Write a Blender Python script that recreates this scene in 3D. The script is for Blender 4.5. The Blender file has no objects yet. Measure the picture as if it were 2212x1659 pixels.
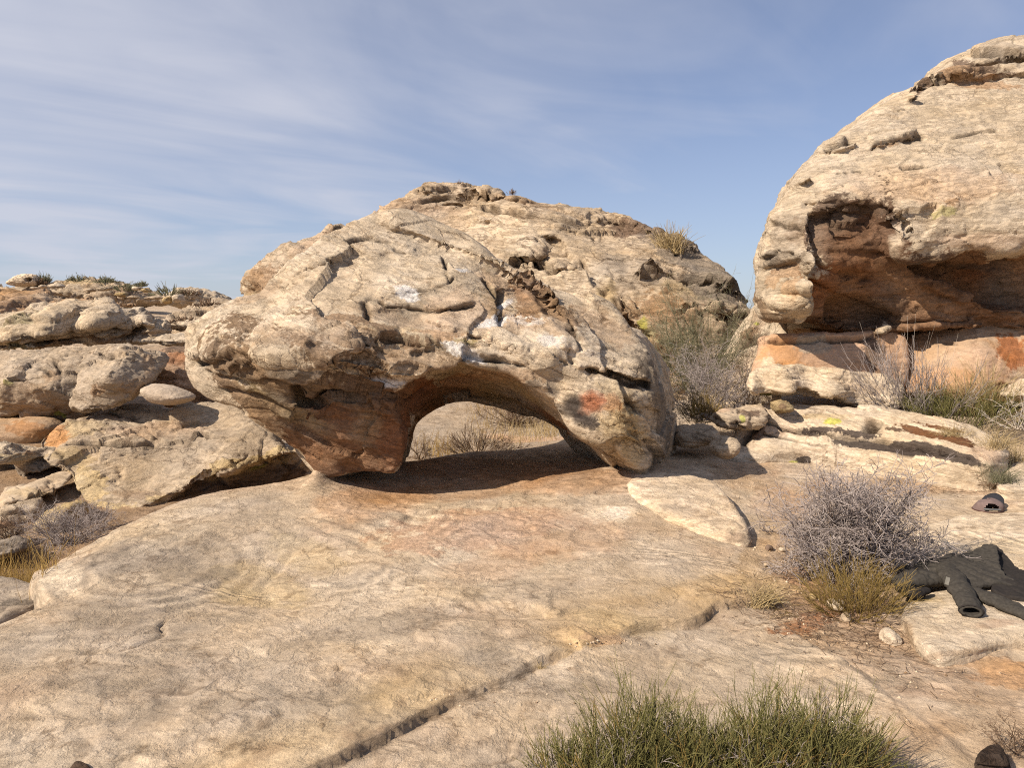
import bpy, math, random, time
import numpy as np
from mathutils import Vector
from mathutils.bvhtree import BVHTree

T0 = time.time()
def log(*a):
    print('[%.1fs]' % (time.time() - T0), *a)

scene = bpy.context.scene
COL = scene.collection
f32 = np.float32

# ------------------------------------------------------------------ camera geometry (photo measured on a 2212 x 1659 view)
FPX, CX, CY = 1662.0, 1106.0, 829.5
PITCH = math.radians(5.65)
CAM = np.array([0.0, 0.0, 1.6])
CP, SP = math.cos(PITCH), math.sin(PITCH)

def ray(px, py):
    """world direction through a photo point (arrays or scalars)"""
    px = np.asarray(px, float); py = np.asarray(py, float)
    a = (px - CX) / FPX; b = (CY - py) / FPX
    return np.stack([a, CP + b * SP, -SP + b * CP], -1)

def W(px, py, Y):
    """point seen at (px, py) that stands Y metres away"""
    d = ray(px, py)
    return CAM + d * (np.asarray(Y, float) / d[..., 1])[..., None]

def G(px, py, z):
    """point seen at (px, py) that lies at height z"""
    d = ray(px, py)
    return CAM + d * ((np.asarray(z, float) - CAM[2]) / d[..., 2])[..., None]

# ------------------------------------------------------------------ noise
_GR = np.array([[1,1,0],[-1,1,0],[1,-1,0],[-1,-1,0],[1,0,1],[-1,0,1],[1,0,-1],[-1,0,-1],
                [0,1,1],[0,-1,1],[0,1,-1],[0,-1,-1],[1,1,0],[-1,1,0],[0,-1,1],[0,-1,-1]], f32)
def _h(ix, iy, iz, s):
    h = (ix * np.uint32(374761393) + iy * np.uint32(668265263) + iz * np.uint32(2147483647 - 57) + np.uint32(s * 974711 + 12345))
    h = (h ^ (h >> np.uint32(13))) * np.uint32(1274126177)
    h = (h ^ (h >> np.uint32(16))) * np.uint32(2246822519)
    return h ^ (h >> np.uint32(13))

def pnoise(p, seed=0):
    p = np.asarray(p, f32)
    out = np.empty(len(p), f32)
    CH = 400000
    for a in range(0, len(p), CH):
        q = p[a:a+CH]
        fl = np.floor(q)
        r = q - fl
        i = fl.astype(np.int64).astype(np.uint32)
        u = r * r * r * (r * (r * 6 - 15) + 10)
        acc = 0
        for dx in (0, 1):
            wx = u[:, 0] if dx else 1 - u[:, 0]
            for dy in (0, 1):
                wy = u[:, 1] if dy else 1 - u[:, 1]
                for dz in (0, 1):
                    wz = u[:, 2] if dz else 1 - u[:, 2]
                    g = _GR[_h(i[:, 0] + np.uint32(dx), i[:, 1] + np.uint32(dy), i[:, 2] + np.uint32(dz), seed) & np.uint32(15)]
                    dot = g[:, 0] * (r[:, 0] - dx) + g[:, 1] * (r[:, 1] - dy) + g[:, 2] * (r[:, 2] - dz)
                    acc = acc + wx * wy * wz * dot
        out[a:a+CH] = acc
    return out

def fbm(p, oct=4, seed=0, gain=0.5, lac=2.03):
    p = np.asarray(p, f32); a = 1.0; s = 0; n = 0
    for k in range(oct):
        s = s + a * pnoise(p, seed + 17 * k); n += a; a *= gain; p = p * lac + 3.7
    return s / n

def ridged(p, oct=4, seed=0, gain=0.5):
    p = np.asarray(p, f32); a = 1.0; s = 0; n = 0
    for k in range(oct):
        s = s + a * (1 - np.abs(pnoise(p, seed + 31 * k)) * 2); n += a; a *= gain; p = p * 2.1 + 1.3
    return s / n

def worley(p, seed=0):
    """F1, F2 and a random value per cell"""
    p = np.asarray(p, f32)
    F1 = np.empty(len(p), f32); F2 = F1.copy(); ID = F1.copy()
    CH = 200000
    for a in range(0, len(p), CH):
        q = p[a:a+CH]; fl = np.floor(q)
        f1 = np.full(len(q), 9., f32); f2 = f1.copy(); idv = np.zeros(len(q), f32)
        for dx in (-1, 0, 1):
            for dy in (-1, 0, 1):
                for dz in (-1, 0, 1):
                    c = fl + np.array([dx, dy, dz], f32)
                    ci = c.astype(np.int64).astype(np.uint32)
                    h = _h(ci[:, 0], ci[:, 1], ci[:, 2], seed)
                    j = np.stack([(h & np.uint32(1023)), ((h >> np.uint32(10)) & np.uint32(1023)), ((h >> np.uint32(20)) & np.uint32(1023))], -1).astype(f32) / 1023
                    d = np.sqrt(((c + j - q) ** 2).sum(1))
                    n1 = d < f1
                    f2 = np.where(n1, f1, np.minimum(f2, d)); f1 = np.where(n1, d, f1)
                    idv = np.where(n1, (h & np.uint32(4095)).astype(f32) / 4095, idv)
        F1[a:a+CH] = f1; F2[a:a+CH] = f2; ID[a:a+CH] = idv
    return F1, F2, ID

def facets(p, seed):
    """broken planar faces: each irregular cell is a tilted plane with its own offset"""
    p = np.asarray(p, f32); out = np.empty(len(p), f32); CH = 200000
    for a in range(0, len(p), CH):
        q = p[a:a+CH]; fl = np.floor(q)
        f1 = np.full(len(q), 9., f32); val = np.zeros(len(q), f32)
        for dx in (-1, 0, 1):
            for dy in (-1, 0, 1):
                for dz in (-1, 0, 1):
                    c = fl + np.array([dx, dy, dz], f32)
                    ci = c.astype(np.int64).astype(np.uint32)
                    h = _h(ci[:, 0], ci[:, 1], ci[:, 2], seed)
                    j = np.stack([(h & np.uint32(1023)), ((h >> np.uint32(10)) & np.uint32(1023)), ((h >> np.uint32(20)) & np.uint32(1023))], -1).astype(f32) / 1023
                    dl = q - c - j
                    d = (dl ** 2).sum(1)
                    h2 = h * np.uint32(2654435761)
                    g = np.stack([(h2 & np.uint32(1023)), ((h2 >> np.uint32(10)) & np.uint32(1023)), ((h2 >> np.uint32(20)) & np.uint32(1023))], -1).astype(f32) / 511.5 - 1
                    v = 0.45 * ((h2 >> np.uint32(7)) & np.uint32(255)).astype(f32) / 127.5 - 0.45 + (dl * g).sum(1) * 1.1
                    n1 = d < f1
                    f1 = np.where(n1, d, f1); val = np.where(n1, v, val)
        out[a:a+CH] = val
    return out

def sstep(a, b, x):
    t = np.clip((x - a) / (b - a), 0, 1)
    return t * t * (3 - 2 * t)

# ------------------------------------------------------------------ polygons, interpolation
def smooth_poly(P, n=4, closed=True):
    """Catmull-Rom resampling of a polyline"""
    P = np.asarray(P, float); m = len(P); out = []
    R = range(m) if closed else range(m - 1)
    for i in R:
        if closed:
            p0, p1, p2, p3 = P[i-1], P[i], P[(i+1) % m], P[(i+2) % m]
        else:
            p0, p1, p2, p3 = P[max(i-1, 0)], P[i], P[i+1], P[min(i+2, m-1)]
        for k in range(n):
            t = k / n
            out.append(0.5 * ((2*p1) + (-p0+p2)*t + (2*p0-5*p1+4*p2-p3)*t*t + (-p0+3*p1-3*p2+p3)*t**3))
    if not closed: out.append(P[-1])
    return np.array(out)

def poly_sd(P, A, B):
    """signed distance (negative inside) of 2-D points A,B to closed polygon P"""
    d2 = np.full(A.shape, 1e9, f32); ins = np.zeros(A.shape, bool)
    m = len(P)
    for i in range(m):
        x0, y0 = P[i]; x1, y1 = P[(i+1) % m]
        ex, ey = x1 - x0, y1 - y0
        L = ex*ex + ey*ey
        if L < 1e-12: continue
        t = np.clip(((A-x0)*ex + (B-y0)*ey) / L, 0, 1)
        dx = A - x0 - t*ex; dy = B - y0 - t*ey
        d2 = np.minimum(d2, dx*dx + dy*dy)
        c = ((y0 > B) != (y1 > B))
        if ey != 0:
            ins ^= c & (A < ex * (B - y0) / ey + x0)
    d = np.sqrt(d2)
    return np.where(ins, -d, d).astype(f32)

def line_dist(P, A, B):
    """distance to an open 2-D polyline, position 0..1 along it and signed side"""
    best = np.full(A.shape, 1e9, f32); tt = np.zeros(A.shape, f32); side = np.zeros(A.shape, f32)
    m = len(P)
    for i in range(m - 1):
        x0, y0 = P[i]; x1, y1 = P[i+1]
        ex, ey = x1 - x0, y1 - y0; L = ex*ex + ey*ey + 1e-12
        t = np.clip(((A-x0)*ex + (B-y0)*ey) / L, 0, 1)
        dx = A - x0 - t*ex; dy = B - y0 - t*ey
        d = np.sqrt(dx*dx + dy*dy)
        u = d < best
        best = np.where(u, d, best); tt = np.where(u, (i + t) / (m - 1), tt)
        side = np.where(u, np.sign(ex*dy - ey*dx), side)
    return best, tt, side

def rbf(pts, vals, A, B, eps=0.15, lam=1e-3):
    pts = np.asarray(pts, float); v = np.asarray(vals, float)
    mu = v.mean(); n = len(pts)
    D = np.sqrt(((pts[:, None] - pts[None]) ** 2).sum(-1) + eps**2)
    M = np.zeros((n + 1, n + 1)); M[:n, :n] = -D - lam * -np.eye(n); M[:n, n] = 1; M[n, :n] = 1
    w = np.linalg.solve(M, np.append(v - mu, 0))
    out = np.full(A.shape, mu + w[n], float)
    for k in range(n):
        out -= w[k] * np.sqrt((A - pts[k, 0])**2 + (B - pts[k, 1])**2 + eps**2)
    return out

def smax(a, b, k):
    h = np.maximum(k - np.abs(a - b), 0) / k
    return np.maximum(a, b) + h * h * k * 0.25

def smin(a, b, k):
    return -smax(-a, -b, k)

# ------------------------------------------------------------------ meshing
def surface_nets(D, o, h):
    s = D < 0
    nx, ny, nz = D.shape
    c = np.zeros((nx-1, ny-1, nz-1), np.int8)
    for i in (0, 1):
        for j in (0, 1):
            for k in (0, 1):
                c += s[i:nx-1+i, j:ny-1+j, k:nz-1+k]
    act = (c > 0) & (c < 8)
    I, J, K = np.nonzero(act)
    idx = np.full(act.shape, -1, np.int32); idx[I, J, K] = np.arange(len(I))
    v = {}
    for i in (0, 1):
        for j in (0, 1):
            for k in (0, 1):
                v[i, j, k] = D[I+i, J+j, K+k]
    P = np.zeros((len(I), 3)); n = np.zeros(len(I))
    cs = list(v)
    for a in cs:
        for ax in range(3):
            if a[ax] == 0:
                b = list(a); b[ax] = 1; b = tuple(b)
                va, vb = v[a], v[b]
                m = (va < 0) != (vb < 0)
                t = np.where(m, va / np.where(m, va - vb, 1), 0)
                p = np.tile(np.array(a, float), (len(I), 1)); p[:, ax] += t
                P += np.where(m[:, None], p, 0); n += m
    P = P / n[:, None] + np.stack([I, J, K], -1)
    V = np.asarray(o) + P * np.asarray(h)
    Q = []
    for ax in range(3):
        o1, o2 = [(1, 2), (2, 0), (0, 1)][ax]
        sl0 = [slice(None)] * 3; sl1 = [slice(None)] * 3
        sl0[ax] = slice(0, -1); sl1[ax] = slice(1, None)
        a, b = s[tuple(sl0)], s[tuple(sl1)]
        ch = a != b
        X = np.nonzero(ch); X = [x for x in X]
        ok = (X[o1] > 0) & (X[o2] > 0) & (X[o1] < D.shape[o1]-1) & (X[o2] < D.shape[o2]-1)
        X = [x[ok] for x in X]
        fl = a[tuple(X)]
        def cell(d1, d2):
            Y = list(X); Y[o1] = Y[o1] - d1; Y[o2] = Y[o2] - d2
            return idx[tuple(Y)]
        q = np.stack([cell(1, 1), cell(0, 1), cell(0, 0), cell(1, 0)], -1)
        q[~fl] = q[~fl][:, ::-1]
        Q.append(q)
    Q = np.concatenate(Q)
    Q = Q[(Q >= 0).all(1)]
    return V, Q

def vnormals(V, Q):
    a = V[Q[:, 2]] - V[Q[:, 0]]; b = V[Q[:, 3]] - V[Q[:, 1]]
    fn = np.cross(a, b)
    N = np.zeros_like(V)
    for k in range(3):
        for c in range(4):
            N[:, k] += np.bincount(Q[:, c], fn[:, k], len(V))
    return N / (np.linalg.norm(N, axis=1, keepdims=True) + 1e-12)

def relax(V, Q, it=1, w=0.5):
    n = len(V)
    e0 = np.concatenate([Q[:, i] for i in range(4)]); e1 = np.concatenate([Q[:, (i+1) % 4] for i in range(4)])
    deg = np.bincount(e0, minlength=n) + np.bincount(e1, minlength=n)
    for _ in range(it):
        A = np.stack([np.bincount(e0, V[e1, k], n) + np.bincount(e1, V[e0, k], n) for k in range(3)], -1)
        V = V * (1 - w) + w * A / np.maximum(deg, 1)[:, None]
    return V

def subdivide(V, Q):
    n = len(V)
    E = np.concatenate([np.stack([Q[:, i], Q[:, (i+1) % 4]], -1) for i in range(4)])
    E.sort(1)
    key = E[:, 0].astype(np.int64) * n + E[:, 1]
    u, inv = np.unique(key, return_inverse=True)
    em = (V[u // n] + V[u % n]) / 2
    fm = V[Q].mean(1)
    m = len(Q)
    ei = [n + inv[i*m:(i+1)*m] for i in range(4)]
    fi = n + len(u) + np.arange(m)
    NQ = np.concatenate([np.stack([Q[:, i], ei[i], fi, ei[i-1]], -1) for i in range(4)])
    return np.concatenate([V, em, fm]), NQ

def mesh_np(name, V, F, color=None, smooth=True, extra=None, stain=None):
    me = bpy.data.meshes.new(name)
    V = np.asarray(V, f32); F = np.asarray(F, np.int32)
    me.vertices.add(len(V)); me.vertices.foreach_set('co', V.ravel())
    k = F.shape[1]
    me.loops.add(F.size); me.loops.foreach_set('vertex_index', F.ravel())
    me.polygons.add(len(F))
    me.polygons.foreach_set('loop_start', np.arange(0, F.size, k, dtype=np.int32))
    try: me.polygons.foreach_set('loop_total', np.full(len(F), k, np.int32))
    except Exception: pass
    me.polygons.foreach_set('use_smooth', np.full(len(F), smooth))
    me.update(calc_edges=True)
    if color is not None:
        at = me.color_attributes.new('Col', 'FLOAT_COLOR', 'POINT')
        c = np.ones((len(V), 4), f32); c[:, :color.shape[1]] = color
        at.data.foreach_set('color', c.ravel())
    if stain is None and color is not None: stain = np.zeros((len(V), 4), f32)
    if stain is not None:
        at = me.color_attributes.new('Stain', 'FLOAT_COLOR', 'POINT')
        at.data.foreach_set('color', np.ascontiguousarray(stain, f32).ravel())
    for nm, arr in (extra or {}).items():
        at = me.attributes.new(nm, 'FLOAT', 'POINT')
        at.data.foreach_set('value', np.asarray(arr, f32))
    return me

def put(name, me, mat=None, parent=None, loc=None, label=None, cat=None, group=None, kind=None):
    o = bpy.data.objects.new(name, me); COL.objects.link(o)
    if mat is not None: me.materials.append(mat)
    if loc is not None: o.location = loc
    if parent is not None: o.parent = parent
    for k, v in (('label', label), ('category', cat), ('group', group), ('kind', kind)):
        if v: o[k] = v
    return o

def thing(name, loc, label, cat, group=None):
    return put(name, None, loc=loc, label=label, cat=cat, group=group)

def lin(*rgb):
    """sRGB 0-255 of the stone itself -> linear albedo"""
    r = np.array(rgb, float) / 255
    return np.where(r <= 0.04045, r / 12.92, ((r + 0.055) / 1.055) ** 2.4)

# ------------------------------------------------------------------ node helpers
def new_mat(name):
    m = bpy.data.materials.new(name); m.use_nodes = True
    nt = m.node_tree; nt.nodes.clear()
    out = nt.nodes.new('ShaderNodeOutputMaterial')
    bs = nt.nodes.new('ShaderNodeBsdfPrincipled')
    nt.links.new(bs.outputs[0], out.inputs[0])
    return m, nt, bs

def N(nt, typ, **kw):
    n = nt.nodes.new(typ)
    for k, v in kw.items():
        if k.startswith('i_'):
            key = k[2:]
            key = int(key) if key.isdigit() else key.replace('_', ' ')
            n.inputs[key].default_value = v
        else: setattr(n, k, v)
    return n

def mix(nt, fac, a, b, mode='MIX'):
    n = nt.nodes.new('ShaderNodeMix'); n.data_type = 'RGBA'; n.blend_type = mode
    n.clamp_factor = True
    for sock, v in ((n.inputs[0], fac), (n.inputs[6], a), (n.inputs[7], b)):
        if hasattr(v, 'is_output'): nt.links.new(v, sock)
        elif isinstance(v, (int, float)): sock.default_value = v
        else: sock.default_value = tuple(v)[:3] + (1,)
    return n.outputs[2]

def ramp(nt, v, *stops):
    n = nt.nodes.new('ShaderNodeValToRGB')
    nt.links.new(v, n.inputs[0])
    el = n.color_ramp.elements
    while len(el) < len(stops): el.new(0.5)
    for e, (p, c) in zip(el, stops):
        e.position = p
        e.color = (c, c, c, 1) if isinstance(c, (int, float)) else tuple(c)[:3] + (1,)
    return n.outputs[0]

def math_(nt, op, a, b=None):
    n = nt.nodes.new('ShaderNodeMath'); n.operation = op
    for s, v in zip(n.inputs, (a, b)):
        if v is None: continue
        if hasattr(v, 'is_output'): nt.links.new(v, s)
        else: s.default_value = v
    return n.outputs[0]

def noise_tex(nt, co, scale, detail=6, rough=0.6, dist=0.0):
    n = N(nt, 'ShaderNodeTexNoise', i_Scale=scale, i_Detail=detail, i_Roughness=rough, i_Distortion=dist)
    if co is not None: nt.links.new(co, n.inputs['Vector'])
    return n.outputs[0]

def mapping(nt, co, rot=(0, 0, 0), scale=(1, 1, 1)):
    """turn the axes first, then stretch along the turned axes"""
    r = nt.nodes.new('ShaderNodeMapping'); r.inputs['Rotation'].default_value = rot
    nt.links.new(co, r.inputs['Vector'])
    n = nt.nodes.new('ShaderNodeMapping'); n.inputs['Scale'].default_value = scale
    nt.links.new(r.outputs[0], n.inputs['Vector'])
    return n.outputs[0]

def sandstone(name, patch=0.55, pale=0.5, streak=0.3, bump=0.6, scale=1.0, tilt=(0.0, 0.25, 0.0), grain=0.5, rough=0.95, pits=0.5,
              dark=(0.50, 0.44, 0.39), light=(1.36, 1.38, 1.40), swirl=0.0, swirl_scale=0.55, stains=True, veins=0.7, vein_scale=1.5, **kw):
    """weathered sandstone: vertex colour 'Col' broken up by crusty patches, bedding streaks, grains and pits (all relative to Col)"""
    m, nt, bs = new_mat(name)
    geo = nt.nodes.new('ShaderNodeNewGeometry')
    co = geo.outputs['Position']
    at = N(nt, 'ShaderNodeAttribute', attribute_name='Col')
    col = at.outputs['Color']
    st = mapping(nt, co, tilt, (1.0, 1.0, 4.5))
    n1 = noise_tex(nt, co, 1.9 * scale, 6, 0.6, 0.3)
    n2 = noise_tex(nt, mapping(nt, co, tilt, (1.0, 1.0, 1.9)), 6.0 * scale, 11, 0.72, 0.5)
    n3 = noise_tex(nt, st, 2.6 * scale, 9, 0.66, 0.35)
    n4 = noise_tex(nt, co, 24.0 * scale, 10, 0.74, 0.2)
    n5 = noise_tex(nt, co, 120.0 * scale, 4, 0.65)
    c = mix(nt, 1.0, col, ramp(nt, n1, (0.30, 0.80), (0.5, 1.0), (0.70, 1.16)), 'MULTIPLY')
    # pale clean stone where the crust has flaked off
    f = ramp(nt, n2, (0.38, 1), (0.47, 0))
    c = mix(nt, math_(nt, 'MULTIPLY', f, pale), c, mix(nt, 1.0, c, light, 'MULTIPLY'))
    # brown grey weathering crust, ragged edged
    reg = ramp(nt, n1, (0.40, 0.25), (0.58, 1.0))
    f = math_(nt, 'MULTIPLY', ramp(nt, n2, (0.535, 0), (0.615, 1)), math_(nt, 'MULTIPLY', reg, patch))
    c = mix(nt, f, c, mix(nt, 1.0, c, dark, 'MULTIPLY'))
    # bedding: fine dark seams and broad tone bands
    f = ramp(nt, n3, (0.465, 0), (0.497, 1), (0.503, 1), (0.535, 0))
    f = math_(nt, 'MULTIPLY', f, math_(nt, 'MULTIPLY', ramp(nt, n1, (0.42, 0.2), (0.62, 1)), streak))
    c = mix(nt, f, c, mix(nt, 1.0, c, (0.45, 0.38, 0.32), 'MULTIPLY'))
    f = ramp(nt, n3, (0.56, 0), (0.68, 1))
    c = mix(nt, math_(nt, 'MULTIPLY', f, streak * 0.8), c, mix(nt, 1.0, c, (0.62, 0.55, 0.50), 'MULTIPLY'))
    # stains with their own ragged outline: varnish, rust, lichen, chalk, some painted-in shade
    sa_ = N(nt, 'ShaderNodeAttribute', attribute_name='Stain')
    if stains:
        e = math_(nt, 'ADD', math_(nt, 'MULTIPLY', math_(nt, 'SUBTRACT', n2, 0.5), 1.5), math_(nt, 'MULTIPLY', math_(nt, 'SUBTRACT', n4, 0.5), 0.9))
        e = math_(nt, 'ADD', sa_.outputs['Alpha'], e)
        f = math_(nt, 'MULTIPLY', ramp(nt, e, (0.36, 0), (0.56, 0.92)), ramp(nt, sa_.outputs['Alpha'], (0.02, 0), (0.12, 1)))
        sc_ = mix(nt, 1.0, sa_.outputs['Color'], ramp(nt, n4, (0.3, 1.3), (0.5, 1.0), (0.7, 0.75)), 'MULTIPLY')
        c = mix(nt, f, c, sc_)
    # curling laminations cut by the surface
    sw = None
    if swirl:
        ns = noise_tex(nt, mapping(nt, co, tilt, (1.0, 1.7, 1.6)), swirl_scale, 5, 0.42, 0.6)
        sw = math_(nt, 'SINE', math_(nt, 'ADD', math_(nt, 'MULTIPLY', ns, 130.0), math_(nt, 'MULTIPLY', n2, 5.0)))
        sw = math_(nt, 'MULTIPLY', sw, ramp(nt, noise_tex(nt, co, 0.9, 4, 0.55), (0.45, 0.0), (0.62, 1.0)))
        c = mix(nt, swirl, c, mix(nt, 1.0, c, ramp(nt, math_(nt, 'ADD', math_(nt, 'MULTIPLY', sw, 0.5), 0.5), (0.0, 0.72), (0.5, 1.0), (1.0, 1.28)), 'MULTIPLY'))
    # hairline joints
    ln = None
    if veins:
        wn = N(nt, 'ShaderNodeTexNoise', i_Scale=2.6, i_Detail=6, i_Roughness=0.62); nt.links.new(co, wn.inputs['Vector'])
        va = nt.nodes.new('ShaderNodeVectorMath'); va.operation = 'MULTIPLY_ADD'
        nt.links.new(wn.outputs['Color'], va.inputs[0]); va.inputs[1].default_value = (0.55, 0.55, 0.40); nt.links.new(co, va.inputs[2])
        ve = N(nt, 'ShaderNodeTexVoronoi', feature='DISTANCE_TO_EDGE', i_Scale=vein_scale)
        nt.links.new(mapping(nt, va.outputs[0], tilt, (0.8, 0.8, 2.4)), ve.inputs['Vector'])
        ln = ramp(nt, ve.outputs['Distance'], (0.0, 1.0), (0.010, 0.7), (0.026, 0.0))
        ln = math_(nt, 'MULTIPLY', ln, math_(nt, 'MULTIPLY', ramp(nt, noise_tex(nt, co, 1.7, 4, 0.6), (0.42, 0.0), (0.58, 1.0)), veins))
        c = mix(nt, ln, c, mix(nt, 1.0, c, (0.36, 0.30, 0.26), 'MULTIPLY'))
    # small blotches and sand grains
    c = mix(nt, grain, c, mix(nt, 1.0, c, ramp(nt, n4, (0.32, 1.28), (0.48, 1.0), (0.60, 0.84), (0.70, 0.62)), 'MULTIPLY'))
    c = mix(nt, grain * 0.8, c, mix(nt, 1.0, c, ramp(nt, n5, (0.3, 0.72), (0.7, 1.26)), 'MULTIPLY'))
    hue = N(nt, 'ShaderNodeHueSaturation')
    nt.links.new(c, hue.inputs['Color'])
    nt.links.new(ramp(nt, noise_tex(nt, co, 1.3 * scale, 5, 0.6), (0.3, 0.85), (0.7, 1.16)), hue.inputs['Saturation'])
    nt.links.new(hue.outputs[0], bs.inputs['Base Color'])
    bs.inputs['Roughness'].default_value = rough
    bs.inputs['Specular IOR Level'].default_value = 0.15
    vo = N(nt, 'ShaderNodeTexVoronoi', i_Scale=20.0 * scale); nt.links.new(mapping(nt, co, tilt, (1, 1, 1.8)), vo.inputs['Vector'])
    pit = ramp(nt, vo.outputs['Distance'], (0.05, 0.0), (0.30, 1.0))
    pit = math_(nt, 'MULTIPLY', math_(nt, 'SUBTRACT', pit, 1.0), ramp(nt, n2, (0.48, 0.0), (0.6, pits)))
    seam = ramp(nt, n3, (0.46, 1), (0.497, 0), (0.503, 0), (0.54, 1))
    h = math_(nt, 'ADD', math_(nt, 'MULTIPLY', n4, 1.3), math_(nt, 'MULTIPLY', n2, 2.2))
    h = math_(nt, 'ADD', h, math_(nt, 'MULTIPLY', seam, 0.55))
    h = math_(nt, 'ADD', h, math_(nt, 'MULTIPLY', n5, 0.22))
    h = math_(nt, 'ADD', h, pit)
    if ln is not None: h = math_(nt, 'SUBTRACT', h, math_(nt, 'MULTIPLY', ln, 1.6))
    if sw is not None: h = math_(nt, 'ADD', h, math_(nt, 'MULTIPLY', sw, swirl * 0.8))
    b = N(nt, 'ShaderNodeBump', i_Strength=bump, i_Distance=0.016 / scale)
    nt.links.new(h, b.inputs['Height'])
    nt.links.new(b.outputs[0], bs.inputs['Normal'])
    return m

def plain(name, col, rough=0.8, var=0.25, scale=30, spec=0.2, bump=0.0, trans=0.0):
    m, nt, bs = new_mat(name)
    geo = nt.nodes.new('ShaderNodeNewGeometry')
    n = noise_tex(nt, geo.outputs['Position'], scale, 4, 0.6)
    c = mix(nt, 1.0, col, ramp(nt, n, (0.3, 1 - var), (0.7, 1 + var)), 'MULTIPLY')
    nt.links.new(c, bs.inputs['Base Color'])
    bs.inputs['Roughness'].default_value = rough
    bs.inputs['Specular IOR Level'].default_value = spec
    if bump:
        b = N(nt, 'ShaderNodeBump', i_Strength=bump, i_Distance=0.004)
        nt.links.new(n, b.inputs['Height']); nt.links.new(b.outputs[0], bs.inputs['Normal'])
    return m

def twig_mat(name, cols, var=0.35, rough=0.85):
    """plant stems: tint per stem from attribute 'tint' (0..1) between colours"""
    m, nt, bs = new_mat(name)
    at = N(nt, 'ShaderNodeAttribute', attribute_name='tint')
    k = len(cols) - 1
    c = ramp(nt, at.outputs['Fac'], *[(i / k, c) for i, c in enumerate(cols)])
    nt.links.new(c, bs.inputs['Base Color'])
    bs.inputs['Roughness'].default_value = rough
    bs.inputs['Specular IOR Level'].default_value = 0.2
    return m
# ------------------------------------------------------------------ rock builder
BVHS = {}
def hit(bvh, px, py):
    d = Vector(ray(px, py)).normalized()
    r = bvh.ray_cast(Vector(CAM), d)
    return None if r[0] is None else np.array(r[0])

def paint(V, base, spots, bvh, nz_seed=5):
    """mineral stains, lichens, varnish, chalk and some painted-in shade: each an ellipse with a ragged edge lying on the stone"""
    C = np.tile(np.asarray(base, f32), (len(V), 1)) if np.ndim(base) == 1 else base.astype(f32).copy()
    SC = np.zeros((len(V), 3), f32); SA = np.zeros((len(V), 1), f32)
    for i, sp in enumerate(spots):
        px, py, rx, ry, rot, col, st = sp[:7]
        edge = sp[7] if len(sp) > 7 else 0.5
        fq = sp[8] if len(sp) > 8 else 0
        c = hit(bvh, px, py)
        if c is None: continue
        a = math.radians(rot); ca, sa = math.cos(a), math.sin(a)
        depth = np.linalg.norm(c - CAM)
        es = []
        for dx, dy in ((rx*ca, -rx*sa), (ry*sa, ry*ca)):
            p = hit(bvh, px + dx, py + dy); sg = 1
            q = hit(bvh, px - dx, py - dy)
            cands = [x for x in ((p - c) if p is not None else None, (c - q) if q is not None else None) if x is not None]
            flat = W(px + dx, py + dy, c[1]) - c
            cands = [x for x in cands if np.linalg.norm(x) < 6 * np.linalg.norm(flat)]
            es.append(min(cands, key=lambda v: np.linalg.norm(v)) if cands else flat)
        E = np.stack(es, -1)
        R = max(np.linalg.norm(es[0]), np.linalg.norm(es[1]))
        dV = V - c
        near = np.nonzero((np.abs(dV).max(1) < R * 1.8 + 0.05))[0]
        if not len(near): continue
        P = V[near] - c
        uv = P @ np.linalg.pinv(E).T
        res = np.linalg.norm(P - uv @ E.T, axis=1) / R
        d = np.sqrt((uv**2).sum(1) + (0.6 * res)**2)
        fr = fq or 2.2 / max(min(np.linalg.norm(es[0]), np.linalg.norm(es[1])), 0.03)
        d = d + edge * fbm(V[near] * fr, 4, nz_seed + i, 0.62)
        if st < 0.55:
            w = (min(1.0, st * 1.1) * sstep(1.15, 0.72, d))[:, None].astype(f32)
            C[near] = C[near] * (1 - w) + np.asarray(col, f32) * w
        else:
            w = (min(1.0, st * 1.12) * sstep(1.3, 0.45, d))[:, None].astype(f32)
            a0 = SA[near] * (1 - w)
            SC[near] = (SC[near] * a0 + np.asarray(col, f32) * w) / (a0 + w + 1e-6)
            SA[near] = a0 + w
    return C, np.concatenate([SC, SA], 1)

def trace(bvh, line, n=6):
    P = smooth_poly(np.array([(a[0], a[1]) for a in line], float), n, closed=False)
    rng = np.random.RandomState(int(P[0, 0]) + 7)
    J = np.cumsum(rng.randn(len(P), 2), 0); J -= np.linspace(0, 1, len(P))[:, None] * J[-1]
    P = P + J * 0.8
    H = [hit(bvh, x, y) for x, y in P]
    out = []
    for h in H:
        if h is None: continue
        if out and np.linalg.norm(h - out[-1]) > 0.6: continue
        out.append(h)
    return np.array(out) if len(out) > 1 else None

def seg_dist3(V, L):
    best = np.full(len(V), 1e9); t01 = np.zeros(len(V)); m = len(L)
    for i in range(m - 1):
        a, b = L[i], L[i+1]; e = b - a; LL = e @ e + 1e-12
        t = np.clip((V - a) @ e / LL, 0, 1)
        d = np.linalg.norm(V - a - t[:, None] * e, axis=1)
        u = d < best
        best[u] = d[u]; t01[u] = ((i + t) / (m - 1))[u]
    return best, t01

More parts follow.
